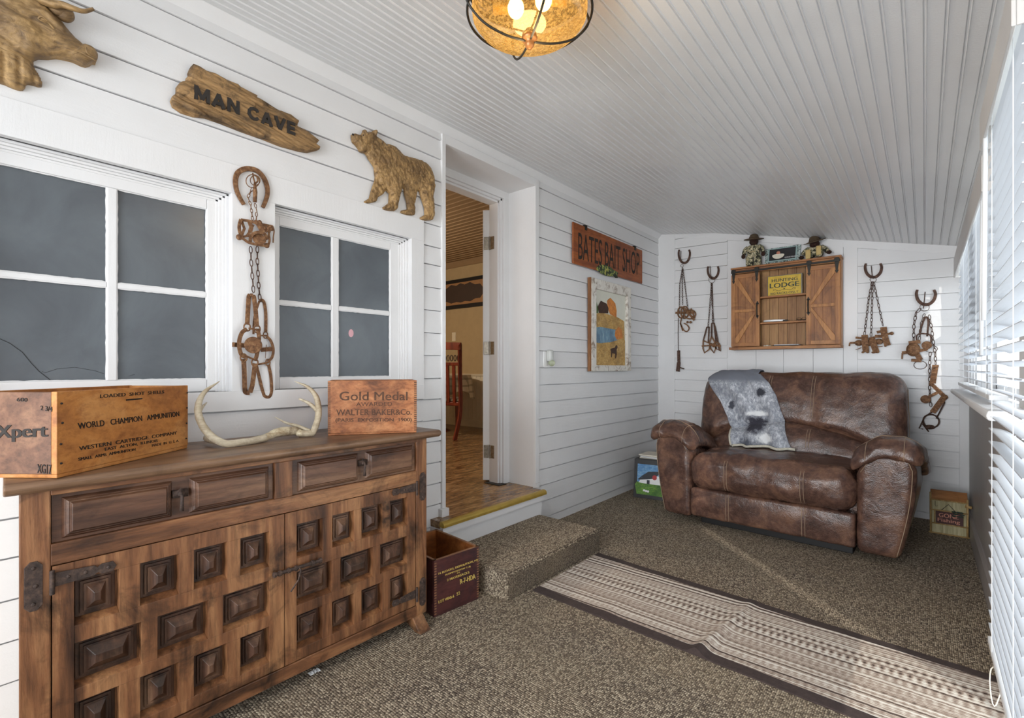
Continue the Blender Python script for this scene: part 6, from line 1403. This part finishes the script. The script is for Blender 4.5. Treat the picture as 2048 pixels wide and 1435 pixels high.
def post(x, y, nm='back_post'):
    P = bez([(x - .02, y - .06, KZ), (x, y, KZ + .25), (x + .0, y + .02, KZ + .46), (x + .01, y + .0, KZ + .8), (x + .06, y - .05, KZ + 1.13)], 6); return MB().strap(P, (1, -.3, 0), .045, .032).build(nm, 'cherry', c_, bevel=.006)
dx = Vector((-.44, -.09, 0)); pR = Vector((fx, fy, 0)); pL = pR + dx
post(pR.x, pR.y); post(pL.x, pL.y)
a = pR + Vector((.055, -.045, KZ + 1.07)); b = a + dx
MB().strap([a + Vector((.02, 0, .035)), a.lerp(b, .5) + Vector((0, -.02, .045)), b + Vector((-.0, 0, .035))], (-.2, 1, 0), .09, .028).build('top_rail', 'cherry', c_, bevel=.006)
a = pR + Vector((.03, -.02, KZ + .90)); b = a + dx; MB().strap([a, b], (-.2, 1, 0), .04, .026).build('cross_rail', 'cherry', c_, bevel=.004)
mb = MB(); a2_ = pR + Vector((.045, -.03, KZ + .97)); 
for k in range(9): p = a2_ + dx * ((k + .5) / 9); mb.tube([p + Vector((.020 * math.cos(q), 0, .035 * math.sin(q))) for q in np.linspace(0, 6.28, 12, endpoint=False)], .006, 6, True)
mb.build('pierced_panel', 'iron', c_, smooth=True)
for k in range(4):
    p = pR + dx * ((k + 1) / 5); MB().strap([p + Vector((.0, .02, KZ + .44)), p + Vector((.03, -.02, KZ + .90))], (-.2, 1, 0), .042, .018).build('back_slat', 'cherry', c_, bevel=.003)
MB().obb(pR + Vector((.02, .02, KZ + .40)), dx + Vector((-.04, 0, 0)), (-.34, .30, 0), (0, 0, .05)).build('seat', 'cherry', c_, bevel=.01)
MB().obb(pR + Vector((.0, .03, KZ + .45)), dx, (-.33, .29, 0), (0, 0, .035)).build('cushion', plain('grey seat cushion', '#8d8577', .9), c_, bevel=.015)
for q in (pR + Vector((-.34, .28, 0)), pL + Vector((-.30, .28, 0))): MB().tube([(q.x, q.y, KZ), (q.x, q.y, KZ + .42)], [.016, .024], 8).build('front_leg', 'cherry', c_)
tbk = thing('kitchen_table', 'round kitchen table hidden under a plaid cloth beyond the cherry chair', 'table', (-2.95, 4.42, KZ)); TC = Vector((-2.99, 4.40, 0))
MB().lathe([(0, .72), (.50, .72), (.50, .75), (0, .75)], TC + UP * KZ, (0, 0, 1), 32).build('tabletop', 'cherry', tbk); MB().lathe([(.05, .72), (.05, .3), (.09, .2), (.06, .08), (.25, .0)], TC + UP * KZ, (0, 0, 1), 16).build('pedestal', 'cherry', tbk, smooth=True)
pm = NT('grey plaid cloth'); sp = pm.n('ShaderNodeSeparateXYZ'); pm.l(pm.tc.outputs['Object'], sp.inputs[0])
def stripe(o_, f_, w_): return pm.math('GREATER_THAN', pm.math('SINE', pm.math('MULTIPLY', o_, f_)), w_)
cpl = pm.mix(pm.math('MULTIPLY', stripe(sp.outputs[0], 60, .55), .5), '#cdbfa5', '#6f6557'); cpl = pm.mix(pm.math('MULTIPLY', stripe(sp.outputs[2], 70, .6), .5), cpl, '#5f564a'); pm.col(cpl); pm.set(.9)
mb = MB(); NQ = 96
rings_ = [(0, .757), (.3, .757), (.51, .757)]
v_ = []
for j in range(12):
    for i in range(NQ):
        q = 2 * math.pi * i / NQ
        if j < 3: r_, z = [.05, .3, .512][j], .757
        else: t = (j - 2) / 9; dr_ = .20 + .13 * abs(math.sin(2 * q)) ** 1.5; z = .757 - t * dr_; r_ = .515 + .03 * t + .025 * t * math.sin(q * 9)
        v_.append(tuple(TC + Vector((r_ * math.cos(q), r_ * math.sin(q), KZ + z))))
f_ = [(j * NQ + i, j * NQ + (i + 1) % NQ, (j + 1) * NQ + (i + 1) % NQ, (j + 1) * NQ + i) for j in range(11) for i in range(NQ)] + [tuple(range(NQ))[::-1]]
mb.add(v_, f_); o = mb.build('tablecloth', pm.m, smooth=True); tag(o, 'grey and cream plaid tablecloth hanging off the kitchen table', 'tablecloth')

# scrap of paper by the sideboard
pc = hz(628, 1344, .0); ps = thing('paper_scrap', 'tiny crumpled white paper scrap on the carpet under the sideboard front', 'paper scrap', tuple(pc))
mb = MB(); mb.grid(lambda a, b: (pc.x - .012 + .024 * a, pc.y - .02 + .04 * b, .002 + .008 * abs(noise.noise(Vector((a * 3, b * 4, 1))))), 8, 8)
o = mb.build('paper', 'white', ps); o.modifiers.new('thick', 'SOLIDIFY').thickness = .0006
